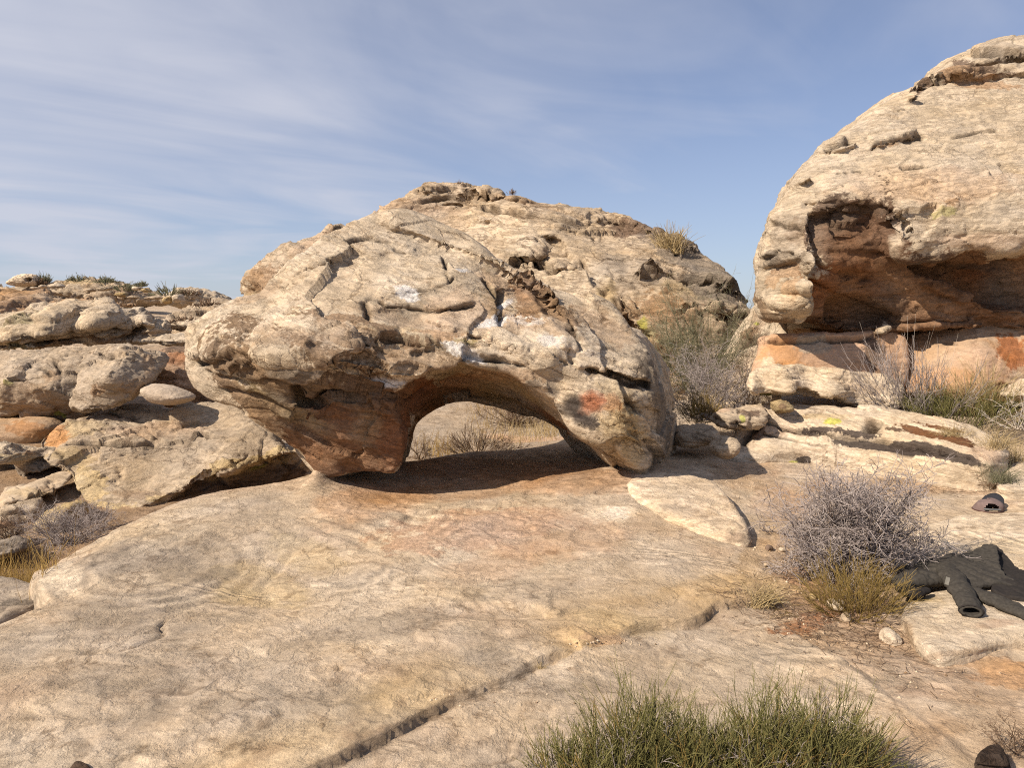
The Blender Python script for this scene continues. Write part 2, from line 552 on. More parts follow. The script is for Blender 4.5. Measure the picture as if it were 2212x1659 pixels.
def grooves(V, Nn, cracks, bvh, C=None, crack_dark=None):
    """cracks: (points, width, depth[, lip]) cut into the surface; lip raises one side to make an overlapping flake"""
    for cr in cracks:
        L = trace(bvh, cr[0])
        if L is None: continue
        w, dp = cr[1] * 1.35, cr[2] * 1.35
        lip = cr[3] * 1.4 if len(cr) > 3 else 0
        lo = L.min(0) - 6*w - 0.3; hi = L.max(0) + 6*w + 0.3
        m = np.nonzero(((V > lo) & (V < hi)).all(1))[0]
        if not len(m): continue
        v = V[m] + (fbm(V[m] * 5, 3, 77)[:, None] * np.array([1, 0.6, 1]) * 0.05)
        d, t = seg_dist3(v, L)
        taper = sstep(0, 0.08, t) * sstep(1, 0.92, t)
        wid = w * (0.55 + 0.9 * sstep(-0.4, 0.4, fbm(V[m] * 3, 2, 91)))
        g = np.exp(-(d / wid)**2)
        V[m] -= Nn[m] * (dp * g * taper)[:, None]
        if lip:
            # upper side (towards +z) bulges out just above the crack
            i = np.clip((t * (len(L) - 1)).astype(int), 0, len(L) - 1)
            up = sstep(-0.01, 0.03, V[m][:, 2] - L[i][:, 2])
            V[m] += Nn[m] * (lip * up * np.exp(-(d / (w * 9))**2) * taper)[:, None]
        if C is not None and crack_dark is not None:
            k = (0.92 * np.exp(-(d / (wid * 1.15))**2) * taper)[:, None]  # crack darkness painted into the colour along the line
            C[m] = C[m] * (1 - k) + np.asarray(crack_dark) * k
    return V, C

def unproj(pts, axis, ref):
    P = np.array([(p[0], p[1], p[2] if len(p) > 2 else ref) for p in pts], float)
    if axis == 'y':
        w = W(P[:, 0], P[:, 1], P[:, 2]); return w[:, [0, 2]], P[:, 2]
    w = G(P[:, 0], P[:, 1], P[:, 2]); return w[:, [0, 1]], -P[:, 2]

def rock(name, label, cat, outline, ref, thick=1.0, axis='y', face=None, back=None, back_ref=None, bulge=0.5, kround=0.25,
         vox=0.03, carve=(), cracks=(), spots=(), base=(0.5, 0.4, 0.28), mat=None, lump=(0.035, 1.6), strata=(0.012, 9, 0.2),
         fine=0.006, sub=1, seed=1, group=None, blocky=0.0, kind=None, crack_dark=(0.07, 0.05, 0.035), parent=None, relaxit=1, smoothp=3,
         clampf=0.5, taper=0.3, fac=None, ledges=(), extra=None, eps=0.15, backy=None, lumpo=3, warp=0.0):
    """One stone. The outline is a ring of points, each with its own distance (axis 'y') or height (axis 'z');
    `face` gives the near surface, `thick` how far the stone reaches behind it. Solid, closed, real size."""
    if axis == 'y' and face is not None and back is None:
        # rim points without a distance of their own take it from the near surface
        fpx = np.array([(p[0], p[1]) for p in face], float)
        auto = rbf(fpx, [p[2] if len(p) > 2 else ref for p in face], np.array([p[0] for p in outline], float), np.array([p[1] for p in outline], float), 20.0, 1.0)
        auto = np.clip(auto, min(p[2] for p in face), max(p[2] for p in face) + clampf)
        outline = [p if len(p) > 2 else (p[0], p[1], auto[i] + 0.12 * kround) for i, p in enumerate(outline)]
    O, ov = unproj(outline, axis, ref)
    O = smooth_poly(O, smoothp)
    # smaller meander so that no edge is a clean curve
    S = 1.0
    cref = ref if axis == 'y' else -ref
    if face is not None:
        fp, fv = unproj(face, axis, ref)
    lo2 = O.min(0) - 0.12; hi2 = O.max(0) + 0.12
    if back is not None:
        Bk, _ = unproj(back, axis, back_ref); Bk = smooth_poly(Bk, smoothp)
        lo2 = np.minimum(lo2, Bk.min(0) - 0.12); hi2 = np.maximum(hi2, Bk.max(0) + 0.12)
    a = np.arange(lo2[0], hi2[0] + vox, vox); b = np.arange(lo2[1], hi2[1] + vox, vox)
    A, B = np.meshgrid(a, b, indexing='ij')
    sd = poly_sd(O, A, B)
    if face is not None:
        yf = rbf(fp, fv, A, B, eps)
        yf = np.clip(yf, min(fv) - clampf, max(fv) + clampf)
    else:
        R = max(0.05, -sd.min())
        q = 1 - np.clip(-sd / R, 0, 1)
        yf = cref - bulge * np.sqrt(np.maximum(1 - q * q, 0))
    P3 = np.stack([A.ravel(), np.full(A.size, 0.37 * seed), B.ravel()], -1)
    if blocky:
        F1, F2, ID = worley(P3 * blocky[0] + seed, seed)
        yf = yf + ((ID - 0.5) * blocky[1]).reshape(A.shape)
        # smooth the block steps a little
        for _ in range(2):
            yf[1:-1, 1:-1] = (yf[1:-1, 1:-1]*2 + yf[:-2, 1:-1] + yf[2:, 1:-1] + yf[1:-1, :-2] + yf[1:-1, 2:]) / 6
    for cv in carve:
        cp, _ = unproj(cv[0], axis, cv[1]); cp = smooth_poly(cp, 3)
        wob = (fbm(P3 * 4.0, 4, seed + 40) * 0.07).reshape(A.shape)
        cs = poly_sd(cp, A, B) + wob * cv[4] if len(cv) > 4 else poly_sd(cp, A, B) + wob
        yf = yf + cv[2] * sstep(0, cv[3], -cs)
    for lg in ledges:
        # overlapping leaf: stone above the line juts out over it and dies away upward
        lp, _ = unproj(lg[0], axis, lg[1]); lp = smooth_poly(lp, 4, False)
        wob = (fbm(P3 * 2.2, 2, seed + 60) * 0.10 + fbm(P3 * 8, 2, seed + 61) * 0.010).reshape(A.shape)
        dd, tt, sg = line_dist(lp, A, B + wob * .6)
        sgn = dd * sg
        # up side is the side towards +b
        hi = lp[len(lp)//2] + np.array([0, .05]); s0 = line_dist(lp, np.array([hi[0]]), np.array([hi[1]])); sgn = sgn * s0[2][0]
        tp = sstep(0, .10, tt) * sstep(1, .90, tt)
        yf = yf - lg[2] * tp * (1 + 0.5 * fbm(P3 * 1.8, 2, seed + 62).reshape(A.shape) / .5) * sstep(-lg[4], lg[4], sgn) * np.exp(-np.maximum(sgn, 0) / lg[3])
    yb = (yf.max() if backy is None else backy) + (0 if backy is not None else 0) + 0 * yf
    if backy is None:
        yb = np.full_like(yf, cref + thick)
        yb = np.maximum(yb, yf + 0.12 * thick)
    c0 = yf.min() - 0.15; c1 = yb.max() + 0.1
    c = np.arange(c0, c1 + vox, vox)
    ga, gb = np.gradient(yf, vox)
    gs = np.sqrt(1 + np.minimum(ga**2 + gb**2, 12))
    Cc = c[None, None, :].astype(f32)
    df = ((yf[..., None].astype(f32) - Cc) / gs[..., None].astype(f32))
    db = Cc - yb[..., None].astype(f32)
    if back is not None:
        sb = poly_sd(Bk, A, B)
        t = np.clip((c - cref) / ((back_ref if axis == 'y' else -back_ref) - cref), 0, 1.2)[None, None, :].astype(f32)
        s3 = sd[..., None] * (1 - t) + sb[..., None] * t
    else:
        s3 = sd[..., None] + (taper * np.maximum(0, Cc - yf[..., None].astype(f32) - 0.15) if axis == 'y' else 0 * Cc)
    k = kround
    D = smax(s3, df, k) if not callable(k) else smax(s3, df, k(A, B)[..., None].astype(f32))
    D = smax(D, db, min(0.5 * thick, 0.4) + 0.01)
    D += 0
    D = np.pad(D, 1, constant_values=1.0).astype(f32)
    V, Q = surface_nets(D, (a[0] - vox, b[0] - vox, c[0] - vox), (vox, vox, vox))
    del D, df, db
    if axis == 'y': V = V[:, [0, 2, 1]]
    else: V = np.stack([V[:, 0], V[:, 1], -V[:, 2]], -1)
    # both mappings mirror space, so turn the faces round
    Q = Q[:, ::-1].copy()
    V = relax(V, Q, relaxit, 0.5)
    bvh = BVHTree.FromPolygons(V.tolist(), Q.tolist())
    BVHS[name + str(seed)] = bvh
    for _ in range(sub):
        V, Q = subdivide(V, Q)
        V = relax(V, Q, 1, 0.5)
    Nn = vnormals(V, Q)
    base_rgb = np.asarray(base, f32)
    C, ST = paint(V, base_rgb, spots, bvh, seed + 3)
    Vb = V.copy()
    # relief: lumps, bedding ledges running with the dip, small knobs and hollows
    la, lf = lump
    if mat.name.startswith('boulder'): la *= .5
    if mat.name.startswith('arch'): la *= .75
    disp = 0.75 * la * fbm(Vb * lf, lumpo, seed)
    bil = np.abs(pnoise(Vb * lf * 1.9 + 0.25 * fbm(Vb * lf * 3, 2, seed + 4)[:, None], seed + 5)) + 0.5 * np.abs(pnoise(Vb * lf * 4.3, seed + 6))
    disp += la * 0.32 * (np.sqrt(bil + 0.004) - 0.5)
    sa, sf, dip = strata
    bed = Vb[:, 2] + dip * Vb[:, 0] + 0.07 * fbm(Vb * 1.6, 3, seed + 8)
    Ps = np.stack([Vb[:, 0] * 1.1, Vb[:, 1] * 1.1, bed * sf], -1)
    s1 = fbm(Ps, 3, seed + 9, 0.6)
    msk = sstep(-0.25, 0.25, fbm(Vb * 1.1, 2, seed + 10))
    disp += 0.7 * sa * np.clip(s1 * 2.2, -1, 1)
    # overlapping leaves of stone: crisp little ledges along the bedding
    u = bed * sf * 0.55 + 1.1 * fbm(Vb * 1.7, 3, seed + 14); fr_ = u - np.floor(u)
    disp += sa * (0.35 + 0.9 * msk) * (fr_ * (1 - sstep(0.88, 1.0, fr_)) - 0.45)
    # hairline seams
    s2 = fbm(np.stack([Vb[:, 0] * 0.9, Vb[:, 1] * 0.9, bed * sf * 0.8], -1) + 5.1, 3, seed + 15, 0.55)
    disp -= 1.3 * sa * np.exp(-(s2 / 0.028)**2) * msk
    size = math.sqrt(max(np.ptp(O[:, 0]) * np.ptp(O[:, 1]), 1e-4))
    if fac is None: fac = (0.25 if axis == 'z' else (0.35 if mat.name.startswith('smooth') else 1.0))
    if mat.name.startswith('boulder'): fac *= 1.35
    if fac > 0:
        sz = min(size, 2.6); wp = np.stack([fbm(Vb * 2.6 / sz, 3, seed + 20 + k) for k in range(3)], -1) * 0.5
        qb = np.stack([Vb[:, 0] * 0.75, Vb[:, 1] * 0.75, (Vb[:, 2] + dip * Vb[:, 0]) * 1.5], -1)
        disp += fac * 0.028 * sz * facets(qb * (2.1 / sz) + wp * .9, seed + 21)
        disp += fac * 0.0085 * sz * facets(qb * (6.5 / sz) + wp * 1.5, seed + 22)
        disp += fac * 0.0018 * sz * facets(qb * (17.0 / sz) + wp * 3, seed + 23) * msk
    h1 = fbm(Vb * 9, 4, seed + 11, 0.6)
    disp += fine * 1.5 * h1
    pit = sstep(0.12, 0.4, fbm(Vb * 15, 2, seed + 12)) * sstep(-0.1, 0.3, fbm(Vb * 2.2, 2, seed + 13))
    disp -= fine * 1.6 * pit
    V = V + Nn * disp[:, None]
    if len(cracks):
        V, C = grooves(V, Nn, cracks, bvh, C, crack_dark)
    if extra is not None:
        V, C = extra(V, Nn, C, bvh)
    o0 = np.array([V[:, 0].mean(), V[:, 1].mean(), V[:, 2].min()])
    me = mesh_np(name, V - o0, Q, C, stain=ST)
    ob = put(name, me, mat, loc=o0, label=label if not parent else None, cat=cat if not parent else None, group=group, kind=kind, parent=parent)
    log(name, len(V))
    return ob
# ------------------------------------------------------------------ colours of the stone (albedo)
S_BEIGE = np.array((0.43, 0.335, 0.235)); S_CREAM = np.array((0.56, 0.45, 0.325)); S_ORANGE = np.array((0.43, 0.235, 0.115))
S_RUST = np.array((0.25, 0.100, 0.042)); S_GREY = np.array((0.33, 0.265, 0.20)); S_YELL = np.array((0.48, 0.355, 0.19))
S_PINK = np.array((0.455, 0.305, 0.205)); S_DARK = np.array((0.095, 0.064, 0.045)); S_BLACK = np.array((0.035, 0.027, 0.024))
S_CHALK = np.array((0.74, 0.70, 0.66)); S_LICHEN = np.array((0.42, 0.40, 0.10)); S_SAND = np.array((0.43, 0.295, 0.185)); S_RED = np.array((0.27, 0.14, 0.075))
S_BROWN = np.array((0.20, 0.132, 0.08))

M_ground = sandstone('bedrock', veins=0.25, vein_scale=0.8, patch=0.5, pale=0.55, streak=0.30, bump=0.72, scale=1.25, tilt=(0.0, 0.0, 0.5), swirl=0.6, grain=0.62, pits=0.15, palec=(0.60, 0.47, 0.33), dark=(0.24, 0.17, 0.115))
M_arch = sandstone('arch_stone', patch=0.85, pale=0.5, streak=0.28, grain=.4, bump=0.8, scale=1.3, tilt=(0.0, -0.3, 0.0), palec=(0.72, 0.59, 0.43))
M_dome = sandstone('dome_stone', veins=.8, vein_scale=.8, patch=0.62, pale=0.4, streak=0.55, bump=0.8, scale=0.8, tilt=(0.0, -0.14, 0.0), palec=(0.64, 0.51, 0.37))
M_over = sandstone('overhang_stone', veins=.45, vein_scale=.9, patch=0.4, pale=0.42, streak=0.25, bump=0.75, scale=1.0, tilt=(0.0, 0.1, 0.0), palec=(0.68, 0.53, 0.37))
M_smooth = sandstone('smooth_stone', veins=.4, vein_scale=1.0, swirl=0.4, patch=0.3, pale=0.25, streak=0.28, bump=0.4, scale=1.1, tilt=(0.0, 0.1, 0.0), palec=(0.62, 0.46, 0.30), pits=0.15)
M_left = sandstone('boulder_stone', patch=0.6, pale=0.3, streak=0.32, bump=0.7, scale=1.0, tilt=(0.0, 0.15, 0.0), palec=(0.60, 0.48, 0.35))
M_slab = sandstone('slab_stone', swirl=0.3, patch=0.5, pale=0.45, streak=0.45, bump=0.6, scale=1.2, tilt=(0.0, -0.15, 0.0), palec=(0.64, 0.50, 0.35))
M_far = sandstone('far_stone', patch=0.6, pale=0.5, streak=0.6, bump=0.6, scale=0.45, tilt=(0.0, 0.1, 0.0), palec=(0.60, 0.48, 0.36), grain=0.8)

# ------------------------------------------------------------------ terrain heights
def build_ground():
    fx = np.arange(-4.6, 4.9, 0.0135)
    ex = 4.9 + 0.03 * (1.115 ** np.arange(1, 95) - 1) / 0.115
    wx = -4.6 - 0.03 * (1.115 ** np.arange(1, 95) - 1) / 0.115
    xs = np.concatenate([wx[::-1], fx, ex])
    fy = 1.2 * np.exp(np.arange(0, math.log(9.2 / 1.2), 0.0042))
    ny = 9.2 + 0.025 * (1.072 ** np.arange(1, 128) - 1) / 0.072
    sy = 1.2 - 0.04 * (1.16 ** np.arange(1, 56) - 1) / 0.16
    ys = np.concatenate([sy[::-1], fy, ny])
    X, Y = np.meshgrid(xs, ys, indexing='ij')
    XY = np.stack([X.ravel(), Y.ravel(), 0 * X.ravel()], -1)
    nz = lambda s, o=4, sd=0: fbm(XY * s, o, sd).reshape(X.shape)
    # bedrock slab
    px = [(60,1640,.0),(600,1640,.0),(1100,1640,-.03),(1600,1640,-.06),(2150,1640,-.06),(100,1400,.02),(600,1400,-.01),(1100,1400,.0),
          (1500,1400,-.05),(1800,1450,-.07),(2150,1500,-.06),(130,1240,.03),(350,1160,.07),(560,1250,-.02),(700,1090,.10),(900,1120,.06),(1250,1060,.12),
          (1390,1022,.20),(1340,1030,.18),(1460,1018,.16),(1450,1048,.13),(900,1062,.03),(1000,1075,.05),(1400,1150,.04),(1600,1250,-.03),(1750,1300,-.08),(1000,1000,.09),(1300,985,.12),(1480,1000,.13),(1600,1080,.0),(1800,1150,-.04),(2000,1080,-.02),(2200,1060,.04),(2200,1200,-.04),(1650,1020,.06),(1560,930,.16),(640,1045,.10)]
    P = np.array([G(a, b, c) for a, b, c in px])
    P = np.concatenate([P, [[-2, -3, .0], [2, -3, -.05], [6, 7, .2], [6, 4, -.05], [5, 9.5, .5], [2.6, 9.5, .2], [0.3, 9.2, .12], [-5, 0, 0], [6, 0, 0], [1.8, 11, .1]]])
    zs = rbf(P[:, :2], P[:, 2], X, Y, 0.5, 2e-2)
    zs = np.clip(zs, -.3, .8)
    # gully and the rising hill to the left and behind
    hp = np.array([[-3.6, 4.9, -.62], [-3.2, 4.45, -.40], [-4.2, 6.6, -.5], [-4.6, 5.2, -.5], [-3.3, 7.0, -.42], [-2.4, 8.0, -.4], [-6, 9, .0], [-1.5, 9.5, -.32], [0.2, 10.5, -.25], [0.8, 10, -.1],
                   [-1.5, 12, -.1], [-5, 11.5, .3], [-8, 14, .85], [-5, 14, 0.5], [-1, 15, .3], [2, 13, .2], [-12, 20, 1.15], [-20, 30, 1.9], [-27, 40, 2.4], [-19, 40, 2.0], [-11, 30, 1.2],
                   [-7, 20, .7], [-3, 22, 1.0], [4, 22, 1.0], [6, 12, .8], [-40, 48, 2.3], [-6, 3, -.3], [-7, 6, -.4], [-10, 9, .3], [10, 30, 1], [-12, 45, 1.5], [20, 45, 1]])
    zg = rbf(hp[:, :2], hp[:, 2], X, Y, 1.0, 1e-2)
    R = np.hypot(X, Y)
    zg = zg * (1 - sstep(46, 90, R)) + 0.2 * sstep(46, 90, R)
    rocky = sstep(10, 16, Y) * (1 - sstep(50, 90, R))
    zg = zg + rocky * (0.16 * nz(0.5, 5, 4) + 0.10 * (ridged(np.stack([X.ravel() * 0.35, Y.ravel() * 0.35, zg.ravel() * 3], -1), 4, 9).reshape(X.shape) - 0.5)) + 0.03 * nz(1.5, 4, 3)
    cr = [(-60,1345),(0,1325),(60,1300),(100,1286),(115,1272),(104,1262),(90,1245),(80,1222),(110,1198),(150,1176),(230,1142),(300,1112),(440,1062),(560,1042),(640,1028),(700,1008)]
    crest = np.array([G(a, b, .03 if b > 1200 else .08)[:2] for a, b in cr])
    back = np.array([[-1.7, 8.0], G(880, 985, .10)[:2], G(1000, 966, .12)[:2], G(1100, 955, .15)[:2], G(1210, 934, .17)[:2], [0.9, 9.9], [1.6, 11], [2.6, 14], [5, 15], [9, 15]])
    poly = np.concatenate([smooth_poly(crest, 4, False), smooth_poly(back, 4, False), [[30, 15], [30, -30], [-30, -30], [-30, 3.9], [-4.4, 3.95]]])
    sd = poly_sd(poly, X, Y) + 0.03 * nz(2.5, 4, 12) + 0.012 * nz(9, 3, 14)
    g = sstep(0.0, 0.14, sd)
    zs = zs - 0.05 * sstep(-0.35, 0.0, sd)**2
    z = zs * (1 - g) + zg * g
    far = sstep(14, 18, Y)
    z = z * (1 - far * (X > -400)) + zg * far
    # -------- relief of the slab
    z += 0.020 * nz(0.9, 4, 21) * (1 - g) + 0.008 * nz(3.0, 4, 22)
    bed = nz(0.5, 3, 25)
    z += 0.0009 * np.sin((X * 0.45 + Y * 0.9 + 0.25 * bed) * 34 + 5 * nz(0.8, 3, 26)) * sstep(-0.1, 0.35, nz(0.7, 2, 27)) * (1 - g)
    u = 2.2 * nz(0.7, 5, 28) + 0.5 * nz(2.5, 4, 29) + 0.25 * (X * .5 + Y * .3); fr_ = u * 2.4 - np.floor(u * 2.4)
    z += 0.010 * (fr_ * (1 - sstep(0.93, 1.0, fr_)) - .4) * (1 - g) * sstep(-.2, .2, nz(0.6, 2, 30))
    s2 = fbm(np.stack([X.ravel() * 1.6 + Y.ravel() * .5, Y.ravel() * 5.5 - X.ravel() * 1.6, 0 * X.ravel()], -1), 4, 32, .6).reshape(X.shape)
    z += 0.006 * s2 * (1 - g) - .004 * np.exp(-(s2 / .03)**2) * sstep(-.1, .3, nz(0.8, 2, 33)) * (1 - g)
    def el(px, py, rx, ry, z0=0.03):
        c = G(px, py, z0); e1 = G(px + rx, py, z0) - c; e2 = G(px, py - ry, z0) - c
        return np.hypot((X - c[0]) / np.linalg.norm(e1), (Y - c[1]) / np.linalg.norm(e2))
    # swirled lamination
    d = el(330, 1222, 250, 75) * 1.0 + 0.14 * nz(1.3, 3, 31)
    z += (0.0028 * np.sign(np.sin(d * 34)) * np.abs(np.sin(d * 34))**0.6 * sstep(0.1, 0.45, d) * sstep(1.15, 0.75, d)) * sstep(-0.3, 0.25, nz(0.9, 2, 33) + 0.25 * (X + 2.0))
    d = el(770, 1110, 170, 60, .09) + 0.10 * nz(1.5, 3, 35)
    ph = (X * 0.9 + Y * 1.0) * 26 + 9.0 * nz(1.3, 4, 36)
    z += 0.009 * np.sign(np.sin(ph)) * np.abs(np.sin(ph))**.7 * sstep(1.1, 0.5, d) * sstep(-.25, .2, nz(1.6, 3, 34))
    d = el(1000, 1110, 260, 50, .08)
    ph = (Y * 1.0 - 0.25 * X) * 30 + 10.0 * nz(1.2, 4, 38)
    z += 0.008 * np.sin(ph) * sstep(1.1, 0.5, d) * sstep(-.2, .25, nz(1.9, 3, 37))
    # shallow pans with crisp rims
    for (a, b, rx, ry, dp) in ((902, 1130, 36, 13, .022), (1100, 1150, 60, 16, .016), (1165, 1085, 40, 13, .018), (1290, 1160, 60, 22, .012), (545, 1268, 90, 30, .012), (980, 1210, 90, 20, .012), (1080, 1318, 130, 20, .015), (700, 1480, 130, 40, .012), (300, 1500, 160, 50, .014)):
        d = el(a, b, rx, ry) + 0.18 * nz(2.4, 4, 41 + a % 13)
        z -= dp * sstep(1.05, 0.8 if rx < 70 else 0.4, d)
    # pedestal under the left leg
    d = el(694, 1046, 22, 16, .10)
    z += 0.16 * np.exp(-d**2 * 0.8) + 0.05 * np.exp(-(el(735, 1060, 60, 24, .08))**2)
    # -------- step between the two slabs (upper left one stands proud)
    def step(line, h, w=0.012, fall=0.9, up=1, z0=0.0, seed=0, both=True):
        nonlocal z
        L = np.array([G(a, b, z0)[:2] for a, b in line]); L = smooth_poly(L, 5, False)
        dd, t, s = line_dist(L, X, Y)
        m = dd < fall * 2
        wob = 0.022 * nz(4, 4, 50 + seed) + 0.009 * nz(22, 3, 52 + seed)
        sgn = dd * s * up + wob
        tap = sstep(0, 0.12, t) * sstep(1, 0.9, t)
        prof = sstep(-w, w, sgn) * np.exp(-np.maximum(sgn, 0) / fall)
        z = z + np.where(m, h * tap * prof * (1 + 0.5 * nz(1.5, 2, 55 + seed)), 0)
        z = z - np.where(m, 0.35 * h * tap * np.exp(-(np.minimum(sgn, 0) / 0.05)**2) * (sgn < w), 0)
        return sgn, t, tap, dd
    S1 = step([(560,1740),(650,1685),(740,1640),(860,1580),(940,1535),(1000,1502),(1090,1468),(1170,1430),(1252,1400)], .030, .005, .8, 1, 0, 1)
    S2 = step([(1255,1402),(1290,1385),(1282,1372),(1240,1350)], .02, .012, .3, 1, 0, 2)
    S3 = step([(1330,1378),(1400,1352),(1480,1346),(1520,1330),(1560,1302),(1620,1292),(1700,1284)], .036, .006, .5, 1, -.02, 3)
    S4 = step([(1060,1302),(1110,1318),(1160,1316),(1190,1335),(1214,1330),(1216,1318)], .018, .008, .15, 1, 0, 4)
    S5 = step([(1660,1330),(1700,1345),(1740,1372),(1775,1400),(1850,1440)], .03, .02, .4, -1, -.05, 5)
    S6 = step([(1780,1420),(1860,1440),(1900,1485),(1980,1540),(2060,1600),(2120,1660)], .02, .03, .5, -1, -.06, 6)
    # -------- cracks
    def crack(line, w, dp, z0=0.0):
        nonlocal z
        L = smooth_poly(np.array([G(a, b, z0)[:2] for a, b in line]), 4, False)
        dd, t, s = line_dist(L, X, Y)
        dd = dd + 0.012 * nz(7, 3, 61)
        z = z - dp * np.exp(-(dd / w)**2) * sstep(0, .1, t) * sstep(1, .9, t)
    crack([(362,1332),(345,1349),(350,1358),(334,1364),(312,1368)], .012, .03)
    crack([(346,1360),(352,1372),(322,1386),(290,1400),(240,1412),(160,1420)], .012, .022)
    crack([(1390,1192),(1460,1208),(1540,1236),(1590,1262)], .012, .012)
    crack([(640,1190),(600,1228),(560,1265)], .03, .012)
    # coarse loose sand pockets on the right
    pock = np.zeros_like(X)
    for (a, b, rx, ry) in ((1790, 1330, 150, 60), (1830, 1240, 130, 50), (1930, 1420, 120, 45), (1800, 1130, 90, 60), (1620, 1035, 60, 16), (1960, 1450, 100, 40), (1760, 1210, 140, 60), (2120,1070,110,12), (1900,1065,200,14), (2090,1470,150,40)):
        pock = np.maximum(pock, sstep(1.15, 0.7, el(a, b, rx, ry, -.05) + 0.22 * nz(2.5, 4, 71)))
    z += pock * (0.010 * nz(12, 3, 72) + 0.006 * nz(40, 2, 73) - 0.012)
    z += 0.0022 * nz(30, 3, 74) * (Y < 11) * (Y > 1)
    V = np.stack([X.ravel(), Y.ravel(), z.ravel()], -1)
    nx, nyy = X.shape
    I = np.arange(nx * nyy).reshape(nx, nyy)
    Q = np.stack([I[:-1, :-1], I[1:, :-1], I[1:, 1:], I[:-1, 1:]], -1).reshape(-1, 4)
    # light bvh of the near field for placing things
    a0, a1 = np.searchsorted(xs, [-45, 14]); b0, b1 = np.searchsorted(ys, [0.6, 60])
    st = 4
    ia = np.unique(np.r_[np.arange(a0, a1, st), a1]); ib = np.unique(np.r_[np.arange(b0, b1, st), b1])
    J = np.arange(len(ia) * len(ib)).reshape(len(ia), len(ib))
    Vl = np.stack([X[np.ix_(ia, ib)].ravel(), Y[np.ix_(ia, ib)].ravel(), z[np.ix_(ia, ib)].ravel()], -1)
    Ql = np.stack([J[:-1, :-1], J[1:, :-1], J[1:, 1:], J[:-1, 1:]], -1).reshape(-1, 4)
    bvh = BVHTree.FromPolygons(Vl.tolist(), Ql.tolist())
    BVHS['ground'] = bvh
    dsw = el(330, 1222, 250, 75) + 0.14 * nz(1.3, 3, 31)
    # -------- colour of the bare stone and soil
    mott = nz(0.8, 4, 81); m2 = nz(2.2, 4, 83)
    base = np.array((0.50, 0.388, 0.272)) * np.ones((len(V), 3))
    def tint(w, c, k):
        nonlocal base
        ww = (np.clip(w, 0, 1) * k).reshape(-1, 1); base = base * (1 - ww) + np.asarray(c) * ww
    tint(sstep(-0.05, 0.35, mott), S_GREY * 1.12, 0.6)
    tint(sstep(0.02, 0.3, m2), S_CREAM, 0.4)
    tint(sstep(0.05, 0.4, nz(1.2, 4, 85)), S_PINK, 0.35)
    tint(sstep(0, 0.25, sd) * (Y < 11), S_BROWN * 1.3, 0.9)
    tint(sstep(8.6, 10.5, Y) * (X > -6), S_GREY * 1.1, .9)
    tint(rocky * sstep(-0.2, 0.3, nz(0.25, 4, 87)), S_BROWN * 1.5, .6)
    # yellow margin above the long crack
    sg, t, tap, dd = S1
    tint(sstep(-0.02, 0.03, sg) * sstep(0.48, 0.22, sg + 0.16 * nz(2.5, 4, 88)) * (dd < .8) * sstep(1.0, .45, t), np.array((.45,.32,.17)), .6)
    tint(sstep(-0.02, 0.03, sg) * sstep(0.48, 0.1, sg) * (dd < .8) * sstep(1.0, .45, t) * sstep(0.05, .3, nz(5, 4, 89)), S_BROWN * 1.5, .6)
    for s_ in (S1, S3):
        sg, t, tap, dd = s_
        tint(np.exp(-((sg + .004) / .022)**2) * tap * sstep(-.35, .1, nz(6, 3, 90)), S_BROWN * .9, .65)
    sg, t, tap, dd = S3
    tint(sstep(-0.02, 0.03, sg) * sstep(0.6, 0.2, sg + 0.1 * nz(2.5, 4, 91)) * (dd < .8), S_YELL * np.array([1.0, .9, .8]), .55)
    tint(sstep(.2, .8, np.sin(dsw * 34 + .6)) * sstep(1.15, .7, dsw) * sstep(.08, .4, dsw) * sstep(-.3, .2, nz(.9, 2, 33) + .25 * (X + 2)), S_CREAM * 1.15, .75)
    tint(sstep(.3, .9, -np.sin(dsw * 34 + .6)) * sstep(1.15, .7, dsw) * sstep(.08, .4, dsw), S_GREY * .8, .5)
    tint(pock, np.array((.42,.295,.19)), .8)
    tint(pock * sstep(0.0, 0.4, nz(1.8, 4, 92)), S_RED * 1.4, .3)
